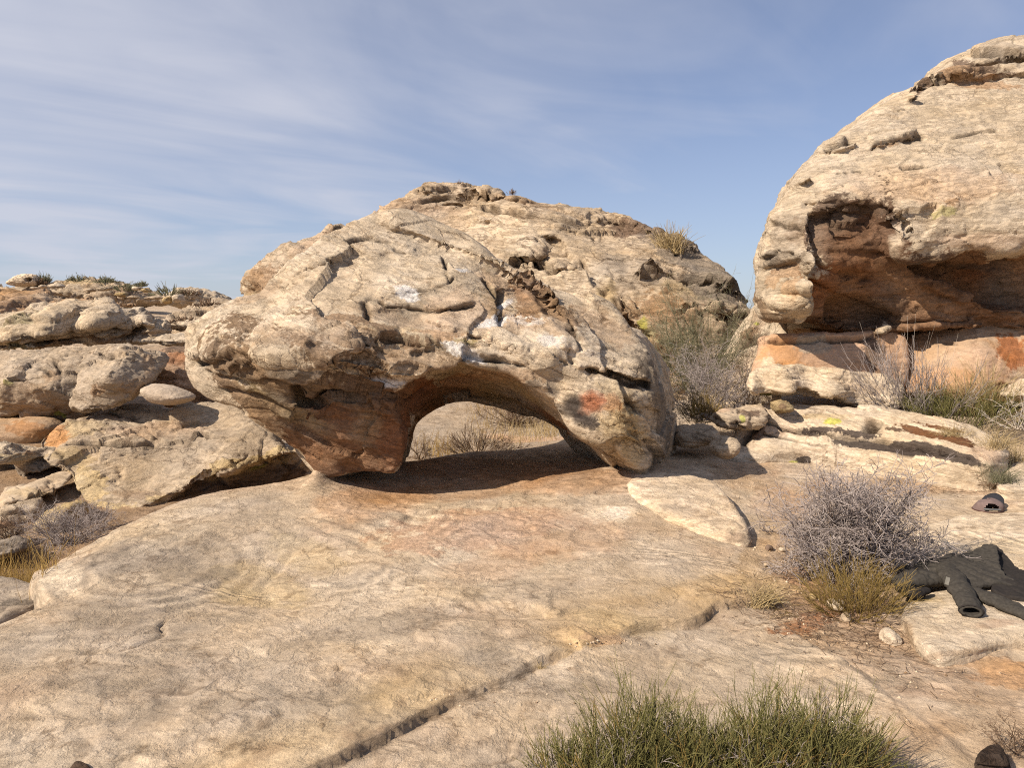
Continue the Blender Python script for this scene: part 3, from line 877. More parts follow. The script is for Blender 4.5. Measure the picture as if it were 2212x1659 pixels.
    spots = [
        (560,1270,110,50,-20,S_YELL*.95,.4,.7),(660,1200,90,40,-25,S_YELL*.95,.35,.7),(500,1290,60,25,0,S_YELL*.95,.25,.7),
        (1020,1140,280,70,5,S_PINK,.55,.5),(1180,1150,200,60,0,S_PINK*1.02,.5,.5),(820,1080,160,40,10,S_ORANGE*1.15,.4,.5),(1080,1215,150,40,15,S_PINK*1.05,.4,.6),
        (1000,1060,260,25,0,S_ORANGE*.85,.45,.5),(1250,1040,150,30,0,S_ORANGE*.9,.5,.5),(1000,1010,300,30,0,S_ORANGE*.7,.5,.4),  # warm brown floor, painted darker to deepen the shade under the arch
        (1330,1108,30,14,0,S_CHALK,.8,.8),(1320,1110,70,22,0,S_CREAM*1.15,.6,.6),
        (1640,1180,30,90,-35,S_YELL*np.array([.95,.85,.8]),.45,.5),(1680,1090,60,50,0,S_PINK*1.0,.4,.5),(1620,1040,80,22,0,S_SAND*.85,.5,.6),(1560,1120,20,10,0,S_SAND,.6,.5),
        (1500,1275,150,26,14,S_YELL*np.array([.95,.85,.75]),.4,.6),(1350,1340,110,25,-5,S_YELL*.9,.35,.6),(1300,1385,60,14,0,S_SAND,.6,.4),
        (330,1195,160,40,10,S_GREY*.85,.5,.6),(420,1240,110,20,0,S_GREY*.8,.5,.7),(250,1330,180,40,-10,S_GREY*.88,.5,.5),(380,1160,120,20,20,S_CREAM,.4,.6),
        (130,1240,60,50,0,S_CREAM*1.03,.6,.4),(300,1140,200,30,15,S_CREAM*.92,.45,.5),(900,1290,200,60,10,S_CREAM*.95,.35,.6),(1500,1150,200,50,10,S_BEIGE*1.1,.4,.5),
        (830,1350,200,30,10,S_GREY*.92,.5,.6),(500,1500,300,80,0,S_GREY*1.0,.4,.5),(1100,1450,130,40,-25,S_GREY*.95,.5,.5),
        (1560,1450,220,60,10,S_CREAM*.9,.4,.5),(1800,1520,200,60,25,S_CREAM*.88,.4,.5),(1950,1600,160,50,20,S_SAND*1.05,.5,.4),
        (60,1620,120,50,0,S_CREAM*.95,.5,.5),(1850,1110,60,40,0,S_YELL*.85,.3,.6),(1750,1345,90,30,20,S_RED*1.25,.55,.7),(1840,1310,90,36,0,S_RED*1.25,.5,.7),(1770,1250,90,40,0,S_RED*1.15,.5,.7),
        (60,1280,110,40,0,S_GREY*.75,.8,.3),(40,1300,60,22,0,S_DARK*2.2,.5,.5),(1930,1340,60,20,0,S_SAND,.5,.5),
        (2060,1428,120,20,0,S_SAND,.7,.4),(2180,1455,90,40,0,np.array((.45,.275,.15)),.7,.3),
        (1130,950,120,12,-10,S_PINK*1.1,.6,.4),
    ]
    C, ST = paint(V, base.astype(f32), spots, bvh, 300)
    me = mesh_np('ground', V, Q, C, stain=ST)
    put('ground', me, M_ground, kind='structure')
    log('ground', len(V))
    return X, Y, z
GX, GY, GZ = build_ground()

def gp(px, py, default_y=None, only=None):
    """nearest built surface seen through a photo point"""
    best = None; bd = 1e9
    for k, b in BVHS.items():
        if only and k not in only: continue
        h = hit(b, px, py)
        if h is not None:
            d = np.linalg.norm(h - CAM)
            if d < bd: best, bd = h, d
    if best is None and default_y is not None: best = W(px, py, default_y)
    return best
K = np.array
# ================================================================== THE ARCH
archF = [(412,748,6.7),(410,722,6.75),(428,695,6.8),(470,668,6.85),(520,648,6.95),(572,632,7.0),(590,605,7.0),(618,575,7.05),(660,545,7.1),(705,515,7.2),(760,490,7.3),(800,475,7.4),(845,462,7.5),
  (885,463,7.5),(940,480,7.4),(1000,500,7.35),(1045,525,7.3),(1085,560,7.2),(1130,582,7.1),(1185,608,7.1),(1255,632,7.05),(1320,658,7.0),(1350,700,6.9),(1372,728,6.8),(1396,765,6.7),(1408,800,6.6),(1416,850,6.55),
  (1415,920,6.5),(1412,975,6.5),(1402,1010,6.5),(1386,1022,6.5),(1362,1008,6.45),(1337,987,6.4),(1322,967,6.4),(1300,951,6.35),(1262,935,6.3),(1232,912,6.3),(1212,885,6.25),(1188,865,6.2),(1160,845,6.2),(1140,826,6.2),
  (1100,806,6.15),(1050,796,6.15),(1000,790,6.15),(950,800,6.15),(905,822,6.2),(880,838,6.25),(866,862,6.25),(868,890,6.25),(878,925,6.25),(880,955,6.25),(872,985,6.3),(866,1008,6.3),(848,1024,6.3),(800,1019,6.3),(755,1022,6.3),(720,1030,6.35),(695,1022,6.4),
  (662,990,6.4),(640,968,6.35),(610,948,6.3),(588,930,6.3),(552,905,6.3),(510,880,6.3),(475,862,6.4),(448,842,6.5),(428,815,6.6),(412,790,6.65)]
archB = archF[:22] + [(1362,705,7.1),(1405,735,7.5),(1442,800,7.8),(1456,850),(1458,900),(1450,960),(1440,1000),(1400,1020),(1270,1010),(1258,985),(1240,970),(1215,940),(1195,918),
  (1120,892),(1060,870),(1005,862),(960,868),(912,890),(892,918),(890,950),(880,985),(872,1015),(860,1030),(720,1040),(690,1015),(640,960),(560,905,7.6),(500,860,7.3),(440,830,7.0)]
archface = [(900,700,6.35),(640,805,5.80),(570,808,5.84),(700,800,5.80),(480,745,6.15),(430,745,6.55),(430,700,6.75),(600,870,5.98),(540,880,6.12),(500,860,6.2),(660,900,6.02),(700,960,6.15),(780,1012,6.22),(780,920,6.05),(850,920,6.12),(660,960,6.25),(600,920,6.15),(700,870,6.0),(780,860,5.98),(850,845,6.0),(760,805,5.85),
  (1000,775,6.05),(870,815,6.0),(1100,790,6.12),(1200,840,6.15),(1300,880,6.15),(1350,945,6.22),(1385,1005,6.36),(1380,850,6.25),(1400,930,6.42),(800,650,6.35),(1000,650,6.45),(1200,720,6.3),(700,560,6.85),(850,500,7.25),(1000,570,6.85),
  (1085,610,6.85),(1200,650,6.85),(1320,710,6.7),(590,640,6.75),(500,680,6.6),(880,475,7.4),(1000,520,7.25),(700,680,6.2),(600,730,6.0),(1300,780,6.3),(900,580,6.75),(760,540,6.95)]
archcarve = [
  ([(1085,690),(1082,650),(1078,620),(1130,630),(1180,690),(1210,740),(1160,760),(1110,735)], 6.6, .06, .025, .4),
  ([(625,862),(640,835),(672,815),(720,812),(770,826),(830,838),(862,850),(868,866),(835,872),(800,866),(760,872),(720,862),(690,868),(665,880),(645,878)], 6.0, .17, .035),
  ([(668,838),(700,818),(745,830),(742,850),(705,862),(690,885),(665,880),(650,862)], 6.0, .15, .03),
  ([(745,985),(770,975),(810,985),(800,1000),(765,1002)], 6.7, .06, .03),
  # slot under the block on the right shoulder
  ([(1240,788),(1280,792),(1330,806),(1372,820),(1405,828),(1412,848),(1390,846),(1350,836),(1300,815),(1262,803)], 6.3, .22, .025),
  # flake crack high on the back
  ([(1000,835),(1080,815),(1130,828),(1100,845)], 6.3, .1, .05),
  ([(415,772),(440,765),(470,768),(480,778),(440,784),(418,784)], 6.5, .16, .04),
  ([(1180,690),(1160,640),(1178,640),(1215,690),(1240,720),(1220,725)], 6.8, .08, .05),
  # hollows in the leg front
  ([(1135,840),(1165,850),(1200,872),(1180,868),(1150,856)], 6.2, .1, .03),
]
archledges = [
  ([(800,474),(838,481),(870,489),(900,500),(966,531),(1030,555),(1082,579),(1130,608),(1182,654),(1240,715)], 7.0, .12, .30, .02),
  ([(540,762),(600,770),(640,773),(700,786),(760,796),(830,808),(900,816),(940,815)], 6.0, .07, .18, .014),
  ([(770,655),(784,650),(820,642),(880,634),(930,630),(975,612),(988,586),(985,560)], 6.6, .04, .25, .014),
  ([(740,734),(770,738),(800,742),(840,738),(905,748),(965,738),(1000,730)], 6.3, .055, .2, .014),
  ([(900,690),(930,702),(990,722),(1050,737),(1110,762),(1160,792),(1190,805)], 6.3, .05, .16, .014),
  ([(405,766),(430,770),(450,775),(500,772),(560,780),(590,790)], 6.5, .09, .2, .016),
  ([(660,640),(700,652),(740,664),(800,668),(860,664),(900,670),(960,674),(1040,660)], 6.4, .04, .2, .014),
  ([(560,690),(620,706),(680,716),(740,724),(790,728)], 6.2, .04, .2, .014),
  ([(1200,742),(1240,752),(1290,762),(1340,782),(1390,800)], 6.4, .04, .15, .014),
  ([(620,604),(680,580),(740,560),(800,545),(860,540),(900,546)], 6.9, .05, .25, .016),
  ([(1235,790),(1280,794),(1330,808),(1372,822),(1405,830)], 6.25, .06, .12, .012),
]
archcracks = [
([(420,770),(450,778),(490,775),(530,768)], .022, .08, .03), ([(655,884),(700,900),(760,905),(830,905)], .018, .05, .02),
  ([(786,646),(795,690),(805,735)], .014, .05), ([(786,646),(820,640),(880,632),(930,628),(975,610),(985,585)], .012, .035, .01),
  ([(770,735),(800,740),(840,735),(905,745),(960,735)], .016, .06, .02), ([(640,770),(700,790),(760,792),(830,808),(900,812)], .018, .06, .025),
  ([(700,700),(740,712),(790,722),(850,742)], .015, .05, .02), ([(960,545),(966,590),(975,610)], .012, .05), ([(1080,620),(1085,690),(1110,730)], .02, .09),
  ([(800,640),(860,660),(900,668),(960,672),(1030,660)], .012, .04, .015),
  ([(740,530),(790,520),(840,528),(880,545)], .012, .04, .015), ([(660,620),(700,600),(740,575),(760,560)], .012, .05, .015),
  ([(880,770),(940,755),(1000,762),(1060,780),(1140,795)], .014, .05, .02), ([(1000,748),(1080,755),(1160,768),(1230,790)], .012, .045, .018),
  ([(930,700),(990,720),(1050,735),(1110,760),(1150,790)], .011, .04, .015), ([(860,730),(930,760),(1010,775)], .012, .04, .015),
  ([(1125,585),(1180,640),(1230,700),(1260,760)], .025, .06), ([(1240,785),(1228,765),(1236,752)], .012, .05),
  ([(500,760),(560,775),(620,772),(680,765)], .014, .045, .02), ([(440,800),(520,820),(600,822),(660,812)], .014, .05, .02), ([(470,840),(560,860),(640,890),(700,905)], .02, .05, .015),
  ([(560,690),(600,700),(640,720),(660,760)], .012, .035), ([(600,900),(660,930),(720,950),(800,960)], .014, .04, .012), ([(720,900),(780,890),(850,900)], .014, .04, .015),
  ([(760,940),(820,925),(860,935)], .012, .03, .012), ([(1250,860),(1300,880),(1340,915),(1370,960)], .015, .04, .015), ([(1280,835),(1340,860),(1390,900)], .012, .03, .012),
  ([(1040,600),(1075,650),(1078,690)], .014, .05), ([(900,850),(980,830),(1080,840),(1160,880)], .02, .05), ([(960,860),(1050,850),(1140,870)], .016, .05),
]
archspots = [
  # rust coloured inner leg
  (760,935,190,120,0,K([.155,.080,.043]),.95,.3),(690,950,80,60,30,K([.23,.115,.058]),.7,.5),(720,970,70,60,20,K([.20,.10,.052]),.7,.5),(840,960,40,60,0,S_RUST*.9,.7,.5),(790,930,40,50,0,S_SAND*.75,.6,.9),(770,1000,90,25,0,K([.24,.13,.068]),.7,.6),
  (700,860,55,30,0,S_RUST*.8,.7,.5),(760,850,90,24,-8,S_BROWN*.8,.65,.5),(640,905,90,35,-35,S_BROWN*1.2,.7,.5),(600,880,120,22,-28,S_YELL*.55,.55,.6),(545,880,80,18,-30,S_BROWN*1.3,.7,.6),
  (640,830,140,26,-8,S_BROWN*1.1,.6,.7),(560,800,110,22,-8,S_BROWN*1.4,.5,.8),(620,850,50,22,0,S_GREY*.6,.7,.6),(480,790,50,14,0,S_BROWN*1.2,.5,.7),(660,745,150,20,-12,S_BROWN*1.5,.45,.8),
  (820,760,150,30,-15,S_BROWN*1.5,.4,.9),(900,780,120,22,-10,S_BROWN*1.5,.4,.9),(850,690,120,20,-14,S_BROWN*1.6,.4,.9),(740,700,100,18,-20,S_BROWN*1.7,.4,.9),(600,720,70,20,-10,S_BROWN*1.9,.35,.9),
  (900,735,150,24,-5,S_YELL*.9,.35,.7),(980,730,100,10,-6,S_ORANGE,.5,.7),(1000,800,80,12,8,S_YELL*.7,.5,.6),
  (1020,680,120,60,0,S_PINK*1.05,.35,.6),(1080,610,60,30,-30,S_BROWN*2.0,.5,.7),(1180,690,90,40,-40,S_BROWN*2.0,.45,.8),(1300,700,80,30,-35,S_BROWN*1.9,.45,.8),(1160,640,80,20,-45,S_BROWN*1.5,.55,.6),
  (1230,870,90,50,-20,S_CREAM*1.12,.6,.5),(1150,750,180,50,-8,S_CREAM*1.1,.55,.5),(1330,890,50,70,10,S_YELL*1.02,.45,.5),(1370,960,30,50,0,S_YELL*1.05,.45,.5),(1300,780,90,26,-12,S_CREAM*1.05,.5,.5),
  (610,835,190,24,-8,S_BROWN*.9,.8,.8),(520,850,110,18,-20,S_BROWN*1.0,.7,.8),(640,800,60,20,0,S_GREY*.6,.65,.9),(700,775,130,16,-10,S_BROWN*1.1,.6,1.0),(830,725,140,14,-14,S_BROWN*1.2,.58,1.0),(1200,660,110,26,-42,S_BROWN*1.2,.62,.9),(740,690,110,14,-16,S_BROWN*1.3,.58,1.0),(470,780,70,9,-3,S_BROWN*1.0,.6,.8),
  # tunnel roof
  (1000,835,130,30,0,S_ORANGE*.8,.75,.5),(1100,850,90,30,-25,S_YELL*.75,.7,.5),(1180,900,70,22,-25,S_ORANGE*.75,.7,.5),(920,860,40,40,0,S_RUST*.9,.7,.5),(885,930,14,60,0,S_RUST*.85,.8,.4),
  (1130,865,70,12,-28,S_GREY*1.0,.7,.4),(1200,905,60,10,-30,S_RUST,.6,.5),(1030,850,70,8,-5,S_DARK,.5,.7),
  # black and red fire mark, grey bolts of stone
  (1262,905,40,15,-30,S_BLACK*1.8,.9,.5),(1215,885,24,10,-30,S_BLACK*2.2,.6,.6),(1275,870,32,24,10,S_ORANGE*K([.95,.62,.6]),.85,.5),(1310,870,30,20,0,S_ORANGE*K([1.1,.9,.8]),.45,.8),(1238,874,24,22,0,S_BLACK*1.3,.98,.3),
  (1150,828,18,9,-15,S_GREY*.75,.9,.3),(1195,846,16,9,-20,S_GREY*.75,.9,.4),(1192,826,14,12,0,S_GREY*.9,.6,.8),(1140,812,60,14,-15,S_ORANGE,.3,.8),
  # climbers' chalk
  (880,632,34,20,-20,S_CHALK*.88,0.66,.6),(868,618,20,10,0,S_CHALK,.5,.8),(1070,692,40,16,20,S_CHALK*.88,0.58,.8),(1090,655,24,10,30,S_CHALK*.88,0.56,.8),(1000,580,22,12,0,S_CHALK*.88,0.56,.9),(1012,768,46,14,-22,S_CHALK*.88,0.70,.5),(975,752,26,10,-25,S_CHALK*.88,0.56,.7),
  (840,832,50,9,-3,S_CHALK*.88,0.66,.6),(1190,740,30,16,-10,S_CHALK*.88,0.56,.8),(1140,690,40,14,-10,S_CHALK*.9,.4,.9),(1192,835,12,12,0,S_CHALK*.9,.5,.9),(1250,760,60,10,-5,S_CHALK*.8,.3,.9),
  (1010,740,30,8,0,S_LICHEN*.7,.35,.9),(560,640,60,14,20,S_BROWN*1.8,.4,.9),
  (640,690,60,30,0,S_CREAM*1.1,.5,.6),(500,720,60,40,0,S_CREAM*1.08,.5,.6),(520,800,50,26,-10,S_CREAM*1.1,.5,.6),(720,620,120,60,0,S_BEIGE*1.15,.4,.5),
  # flank facing away from the sun: its shade painted in as darker grey
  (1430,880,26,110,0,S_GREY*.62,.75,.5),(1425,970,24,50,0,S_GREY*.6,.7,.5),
]
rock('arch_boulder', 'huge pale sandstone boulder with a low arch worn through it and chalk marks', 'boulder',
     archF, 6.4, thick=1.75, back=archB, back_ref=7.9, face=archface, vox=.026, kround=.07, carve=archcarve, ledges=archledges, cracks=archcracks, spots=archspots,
     base=S_CREAM*.88, mat=M_arch, lump=(.042, 1.5), strata=(.008, 7, .28), fine=.005, fac=.85, seed=3, clampf=.3, backy=8.25, crack_dark=S_DARK*.55)

# ================================================================== DOME BEHIND
dome = [(512,640),(508,605),(530,572),(580,537),(650,506),(720,482),(790,460),(850,425),(890,404),(940,391),(1000,393),(1060,402),(1120,415),(1160,430),(1250,437),(1320,452),(1390,475),(1440,498),(1490,520),(1540,548),(1575,570),(1594,600),(1606,625),(1630,645),(1655,700),(1660,800),(1640,920),(1300,905),(900,880),(520,860),(505,760)]
dface = [(520,620,15),(620,560,14.2),(700,620,13.2),(760,500,15),(900,430,15.8),(1000,410,16),(1000,520,14.5),(1000,600,13.6),(1100,600,13.0),(1200,520,13.8),(1200,640,12.4),(1300,480,15),(1320,560,13),(1350,660,12),(1420,520,14),(1500,570,13.4),
  (1450,640,12),(1450,720,11.6),(1560,600,13),(1580,680,12.2),(1500,700,11.8),(1420,800,11.6),(1600,760,12),(900,800,14.5),(600,760,14)]
dcarve = [
  ([(1180,502),(1212,502),(1232,545),(1242,572),(1222,586),(1190,572),(1150,575),(1090,566),(1120,555),(1160,548),(1180,540)], 13.2, .35, .05),
  ([(1200,560),(1235,566),(1245,580),(1215,592),(1190,582)], 13.2, -.3, .05),
  ([(1090,560),(1130,563),(1180,566),(1190,576),(1150,578),(1100,573)], 13, .35, .04),
  ([(1322,660),(1345,690),(1395,715),(1400,730),(1360,730),(1330,720)], 12, .5, .08),
  ([(950,440),(985,438),(1010,441),(985,447),(955,446)], 15.5, .3, .05),
]
rock('rock_dome', 'broad rounded sandstone dome rising behind the arched boulder', 'outcrop',
     dome, 13.5, thick=5.5, face=dface, vox=.06, kround=.4, carve=dcarve, ledges=[([(870,406),(930,414),(1000,418),(1070,432),(1150,445),(1240,450)], 15.5, .22, .5, .03),([(700,512),(780,478),(860,448),(920,440),(1000,446)], 15, .14, .5, .03),([(1360,592),(1440,590),(1500,602),(1560,612),(1620,648)], 12.5, .25, .5, .03),([(1280,470),(1350,480),(1420,512),(1480,560)], 14.5, .2, .4, .03),([(1000,470),(1100,478),(1200,492),(1300,510)], 14.5, .12, .5, .03),([(1460,660),(1530,668),(1600,690)], 12.2, .2, .3, .03)], base=S_BEIGE*1.05, mat=M_dome, lump=(.09, .8), strata=(.045, 4.0, .12), fine=.012, fac=1.3, seed=11, clampf=.6, crack_dark=S_BROWN*.6,
  cracks=[([(1060,402),(1130,425),(1250,445),(1350,470),(1440,500)], .05, .14, .05),([(1160,434),(1250,440),(1330,460)], .05, .14, .05),([(1380,590),(1440,588),(1500,600),(1560,608),(1610,640)], .05, .22, .05),
   ([(885,405),(930,412),(1000,416),(1060,428)], .05, .15, .05),([(1300,470),(1380,500),(1430,520),(1470,560)], .04, .12, .04),([(520,628),(560,622),(600,628)], .04, .14),([(1330,600),(1345,650),(1350,700)], .04, .15),
   ([(1100,560),(1160,572),(1215,590)], .04, .2, .03),([(720,500),(790,470),(860,440)], .05, .12, .04),([(1050,450),(1150,470),(1230,480)], .03, .08, .03),([(1000,440),(1080,458),(1180,470),(1290,490)], .03, .08, .03),([(1500,680),(1560,690),(1620,680)], .04, .15),
   ([(900,440),(960,430),(1020,432)], .03, .08, .03),([(1250,560),(1290,600),(1310,640)], .03, .08),([(1320,640),(1350,670),(1400,690)],.03,.08)],
  spots=[(560,600,50,40,20,S_BROWN*1.6,.6,.6),(550,640,40,18,0,S_YELL*.7,.5,.7),(1400,500,120,22,-22,S_DARK*1.8,.6,.6),(1480,560,110,40,-30,S_GREY*.7,.6,.6),(1550,620,70,50,-20,S_GREY*.65,.65,.6),(1440,660,90,70,0,S_BROWN*1.5,.55,.7),(1360,580,80,50,0,S_GREY*.85,.5,.6),
   (1250,445,160,12,-6,S_DARK*1.6,.55,.6),(1100,430,120,14,-14,S_BROWN*1.4,.5,.7),(1340,720,50,60,0,S_BROWN*1.2,.6,.5),(1388,700,12,16,0,S_LICHEN*.9,.56,.9),(1400,740,30,40,0,S_LICHEN*.5,.4,.8),(1310,620,24,40,0,S_YELL*.85,.5,.7),(1500,620,70,24,-10,S_YELL*.7,.4,.8),
   (900,470,120,40,0,S_PINK,.35,.6),(720,520,120,25,25,S_PINK,.35,.6),(1000,500,150,40,0,S_CREAM,.4,.6),(1150,540,70,30,0,S_CREAM*1.05,.5,.7),(1190,560,40,12,0,S_DARK*1.5,.4,.7),(1250,600,60,40,0,S_CREAM,.4,.6),(1420,780,60,60,0,S_BROWN*1.1,.6,.6)])

# ================================================================== RIGHT HAND ROCKS
over = [(1652,700),(1640,690),(1636,668),(1642,640),(1634,600),(1634,575),(1648,520),(1663,440),(1686,402),(1740,350),(1800,290),(1880,222),(1940,195),(1968,175),(2000,140),(2070,108),(2120,98),(2212,72),(2320,40),(2500,10),(2620,100),(2640,400),(2640,700),(2400,715),(2212,705),(2050,705),(1960,714),(1890,726),(1760,724),(1700,722)]
oface = [(2100,160,10.4),(1960,225,9.7),(1800,330,8.95),(1700,430,8.6),(1670,520,8.45),(1650,590,8.6),(2000,350,8.65),(2200,330,8.75),(2000,490,8.05),(2212,480,8.0),(1800,410,8.35),(1740,520,8.1),(2212,210,9.6),(2400,300,8.8),(2500,480,8.1),(2400,600,8.2),(2000,600,8.2),(1700,600,8.15),(1690,680,8.35),(1800,700,8.5),(2000,690,8.3),(2212,690,8.3),(2212,130,10.4),(1900,560,8.05)]
ocarve = [
  ([(1750,470),(1790,448),(1850,436),(1900,452),(1928,486),(1930,530),(1940,550),(1975,556),(2015,556),(2060,540),(2120,532),(2160,540),(2212,530),(2400,520),(2640,520),(2640,712),(2212,706),(2060,704),(1960,714),(1890,724),(1760,720),(1736,690),(1733,620),(1742,550)], 8.2, .30, .05),
  ([(1955,568),(2020,566),(2060,552),(2200,545),(2640,540),(2640,680),(2212,672),(2140,655),(2070,625),(2000,596)], 8.4, .50, .10),
  ([(1790,640),(1840,630),(1900,645),(1940,672),(1960,700),(1900,712),(1830,705),(1795,685)], 8.5, .30, .08),
  ([(1740,560),(1790,575),(1860,590),(1900,600),(1870,610),(1800,600),(1745,585)], 8.4, .10, .05),
  ([(1668,575),(1700,560),(1722,556),(1730,580),(1732,604),(1710,616),(1690,610),(1674,595)], 8.3, .34, .05),
  ([(2020,140),(2060,120),(2120,125),(2212,122),(2300,100),(2300,140),(2212,148),(2120,152),(2040,155),(1980,180)], 10.4, .5, .06),
  ([(1640,650),(1700,640),(1726,652),(1728,690),(1700,700),(1650,690)], 8.4, -.12, .06),
  ([(1644,690),(1700,694),(1740,705),(1740,712),(1690,704),(1645,699)], 8.4, .2, .02),
  ([(1760,440),(1790,430),(1870,430),(1930,455),(1960,500),(1940,500),(1900,455),(1850,440)], 8.2, .10, .02),
]
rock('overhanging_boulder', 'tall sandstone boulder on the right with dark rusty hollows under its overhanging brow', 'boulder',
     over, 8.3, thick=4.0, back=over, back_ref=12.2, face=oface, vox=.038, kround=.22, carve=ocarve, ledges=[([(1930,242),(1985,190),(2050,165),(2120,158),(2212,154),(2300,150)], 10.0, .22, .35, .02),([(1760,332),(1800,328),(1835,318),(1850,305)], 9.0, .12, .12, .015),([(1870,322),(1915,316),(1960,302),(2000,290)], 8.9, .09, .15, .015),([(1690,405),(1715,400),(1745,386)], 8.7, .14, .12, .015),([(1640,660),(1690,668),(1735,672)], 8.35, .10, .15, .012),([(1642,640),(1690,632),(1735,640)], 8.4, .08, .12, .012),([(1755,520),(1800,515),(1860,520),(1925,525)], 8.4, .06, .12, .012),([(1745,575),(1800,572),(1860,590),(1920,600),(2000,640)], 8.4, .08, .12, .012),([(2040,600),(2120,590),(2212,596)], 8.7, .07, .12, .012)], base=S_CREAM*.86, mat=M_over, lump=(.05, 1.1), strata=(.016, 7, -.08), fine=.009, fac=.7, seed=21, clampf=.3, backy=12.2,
  cracks=[([(1690,402),(1712,398),(1735,388)], .03, .12, .03),([(1780,325),(1810,315),(1838,300)], .025, .1, .03),([(1880,318),(1915,312),(1960,298),(1990,292)], .022, .08, .03),([(1950,195),(2010,175),(2090,160),(2200,152)], .03, .1, .04),([(1960,178),(2000,165),(2050,155)], .03,.1,.04),
   ([(2080,120),(2140,118),(2212,128)], .04, .14, .04),([(1900,440),(1935,470),(1950,520),(1960,550)], .02, .06, .03),([(1700,345),(1760,350),(1810,345)], .012, .04, .01),([(1800,380),(1900,370),(2000,360)], .010, .03, .01),([(2050,300),(2130,285),(2212,290)], .01, .03, .01),
   ([(1660,480),(1700,490),(1740,500)], .014, .05, .02),([(1640,560),(1680,548),(1720,548)], .02, .06, .02),([(1745,600),(1800,630),(1870,660),(1940,690)], .02, .07, .02),([(1990,620),(2060,650),(2130,660)], .02, .06, .02),([(1650,655),(1690,668),(1730,672)], .014, .05, .02),
   ([(1650,676),(1700,682),(1760,690),(1830,706)], .014, .05, .02),([(1780,500),(1840,495),(1910,500)], .012, .04, .02),([(1775,540),(1840,545),(1920,545)], .012, .04, .02),([(2040,680),(2100,650),(2190,640)], .016, .05, .02),([(1930,240),(1960,238)], .012, .04)],
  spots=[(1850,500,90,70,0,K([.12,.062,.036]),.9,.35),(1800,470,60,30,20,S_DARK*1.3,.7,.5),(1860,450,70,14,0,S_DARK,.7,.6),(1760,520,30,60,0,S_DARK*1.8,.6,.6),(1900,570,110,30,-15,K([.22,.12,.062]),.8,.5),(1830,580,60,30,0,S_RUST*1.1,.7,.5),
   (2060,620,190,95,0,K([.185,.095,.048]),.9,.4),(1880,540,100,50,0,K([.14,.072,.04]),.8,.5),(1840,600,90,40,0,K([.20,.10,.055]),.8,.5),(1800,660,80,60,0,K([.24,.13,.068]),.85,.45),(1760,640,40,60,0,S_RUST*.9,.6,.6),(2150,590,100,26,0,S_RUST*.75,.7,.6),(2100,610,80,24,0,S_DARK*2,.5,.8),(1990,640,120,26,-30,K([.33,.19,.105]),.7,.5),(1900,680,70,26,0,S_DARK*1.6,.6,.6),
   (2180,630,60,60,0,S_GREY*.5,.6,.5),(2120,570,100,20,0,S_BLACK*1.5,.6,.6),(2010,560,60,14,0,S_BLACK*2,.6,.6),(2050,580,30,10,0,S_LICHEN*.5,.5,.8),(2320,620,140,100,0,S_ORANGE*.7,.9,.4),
   (1700,585,34,28,0,S_SAND*.85,.7,.4),(1710,630,24,30,0,S_SAND*1.0,.7,.4),(1690,510,36,60,0,S_GREY*.95,.5,.7),(1670,560,30,24,0,S_GREY*.6,.6,.8),(1720,500,24,30,0,S_BROWN,.5,.9),
   (2100,145,130,14,-8,S_DARK*1.6,.7,.6),(2100,170,130,20,-8,S_BROWN*2.0,.6,.6),(1985,185,40,12,30,S_DARK*1.8,.6,.6),(2150,120,80,14,0,S_GREY*.9,.5,.6),(1920,312,40,6,5,S_BROWN*1.4,.6,.5),(1930,306,20,4,5,S_LICHEN*.8,.5,.6),(1810,318,26,8,10,S_GREY*.9,.5,.6),
   (2040,460,26,10,0,S_LICHEN*.6,.5,.9),(2050,440,20,10,0,S_BROWN*1.6,.6,.8),(2000,400,200,50,0,S_PINK*1.05,.35,.6),(2120,520,120,16,0,S_PINK,.4,.6),(1900,350,200,60,20,S_CREAM*1.05,.35,.6),(1940,500,14,50,-15,S_CREAM*1.1,.6,.4),(1700,690,60,14,0,S_BROWN,.6,.8),(1690,655,40,20,0,S_CREAM,.6,.6),(1780,714,120,8,0,S_ORANGE*.7,.6,.5)])

rock('orange_block', 'smooth orange sandstone block under the overhanging boulder with a flat grey stain', 'boulder',
     [(1648,735),(1652,728),(1720,724),(1800,722),(1890,718),(1930,716),(1960,725),(1970,780),(1960,840),(1900,850),(1800,850),(1700,840),(1640,830),(1632,800),(1644,765)], 8.55, thick=2.2, bulge=.10, vox=.034, kround=.1,
     face=[(1660,735,8.6),(1800,728,8.62),(1930,722,8.7),(1660,800,8.4),(1800,800,8.42),(1930,800,8.5),(1700,760,8.46),(1850,770,8.5)],
     base=S_PINK*1.05, mat=M_smooth, lump=(.03, 1.6), strata=(.008, 8, 0), fine=.004, seed=23, clampf=.2,
     cracks=[([(1650,742),(1740,738),(1830,735),(1900,728)], .014, .06, .03)],
     spots=[(1800,760,120,30,0,S_PINK*1.1,.4,.5),(1760,745,50,24,0,S_GREY*1.1,.75,.2),(1690,760,50,40,0,S_ORANGE*1.1,.5,.5),(1700,800,60,26,0,S_ORANGE*1.0,.5,.8),(1660,800,24,40,0,S_CREAM,.6,.5),(1740,820,120,16,0,S_CREAM,.6,.5),(1890,760,30,60,0,S_DARK*1.6,.55,.6),(1870,800,40,30,0,S_ORANGE*.9,.5,.6)])
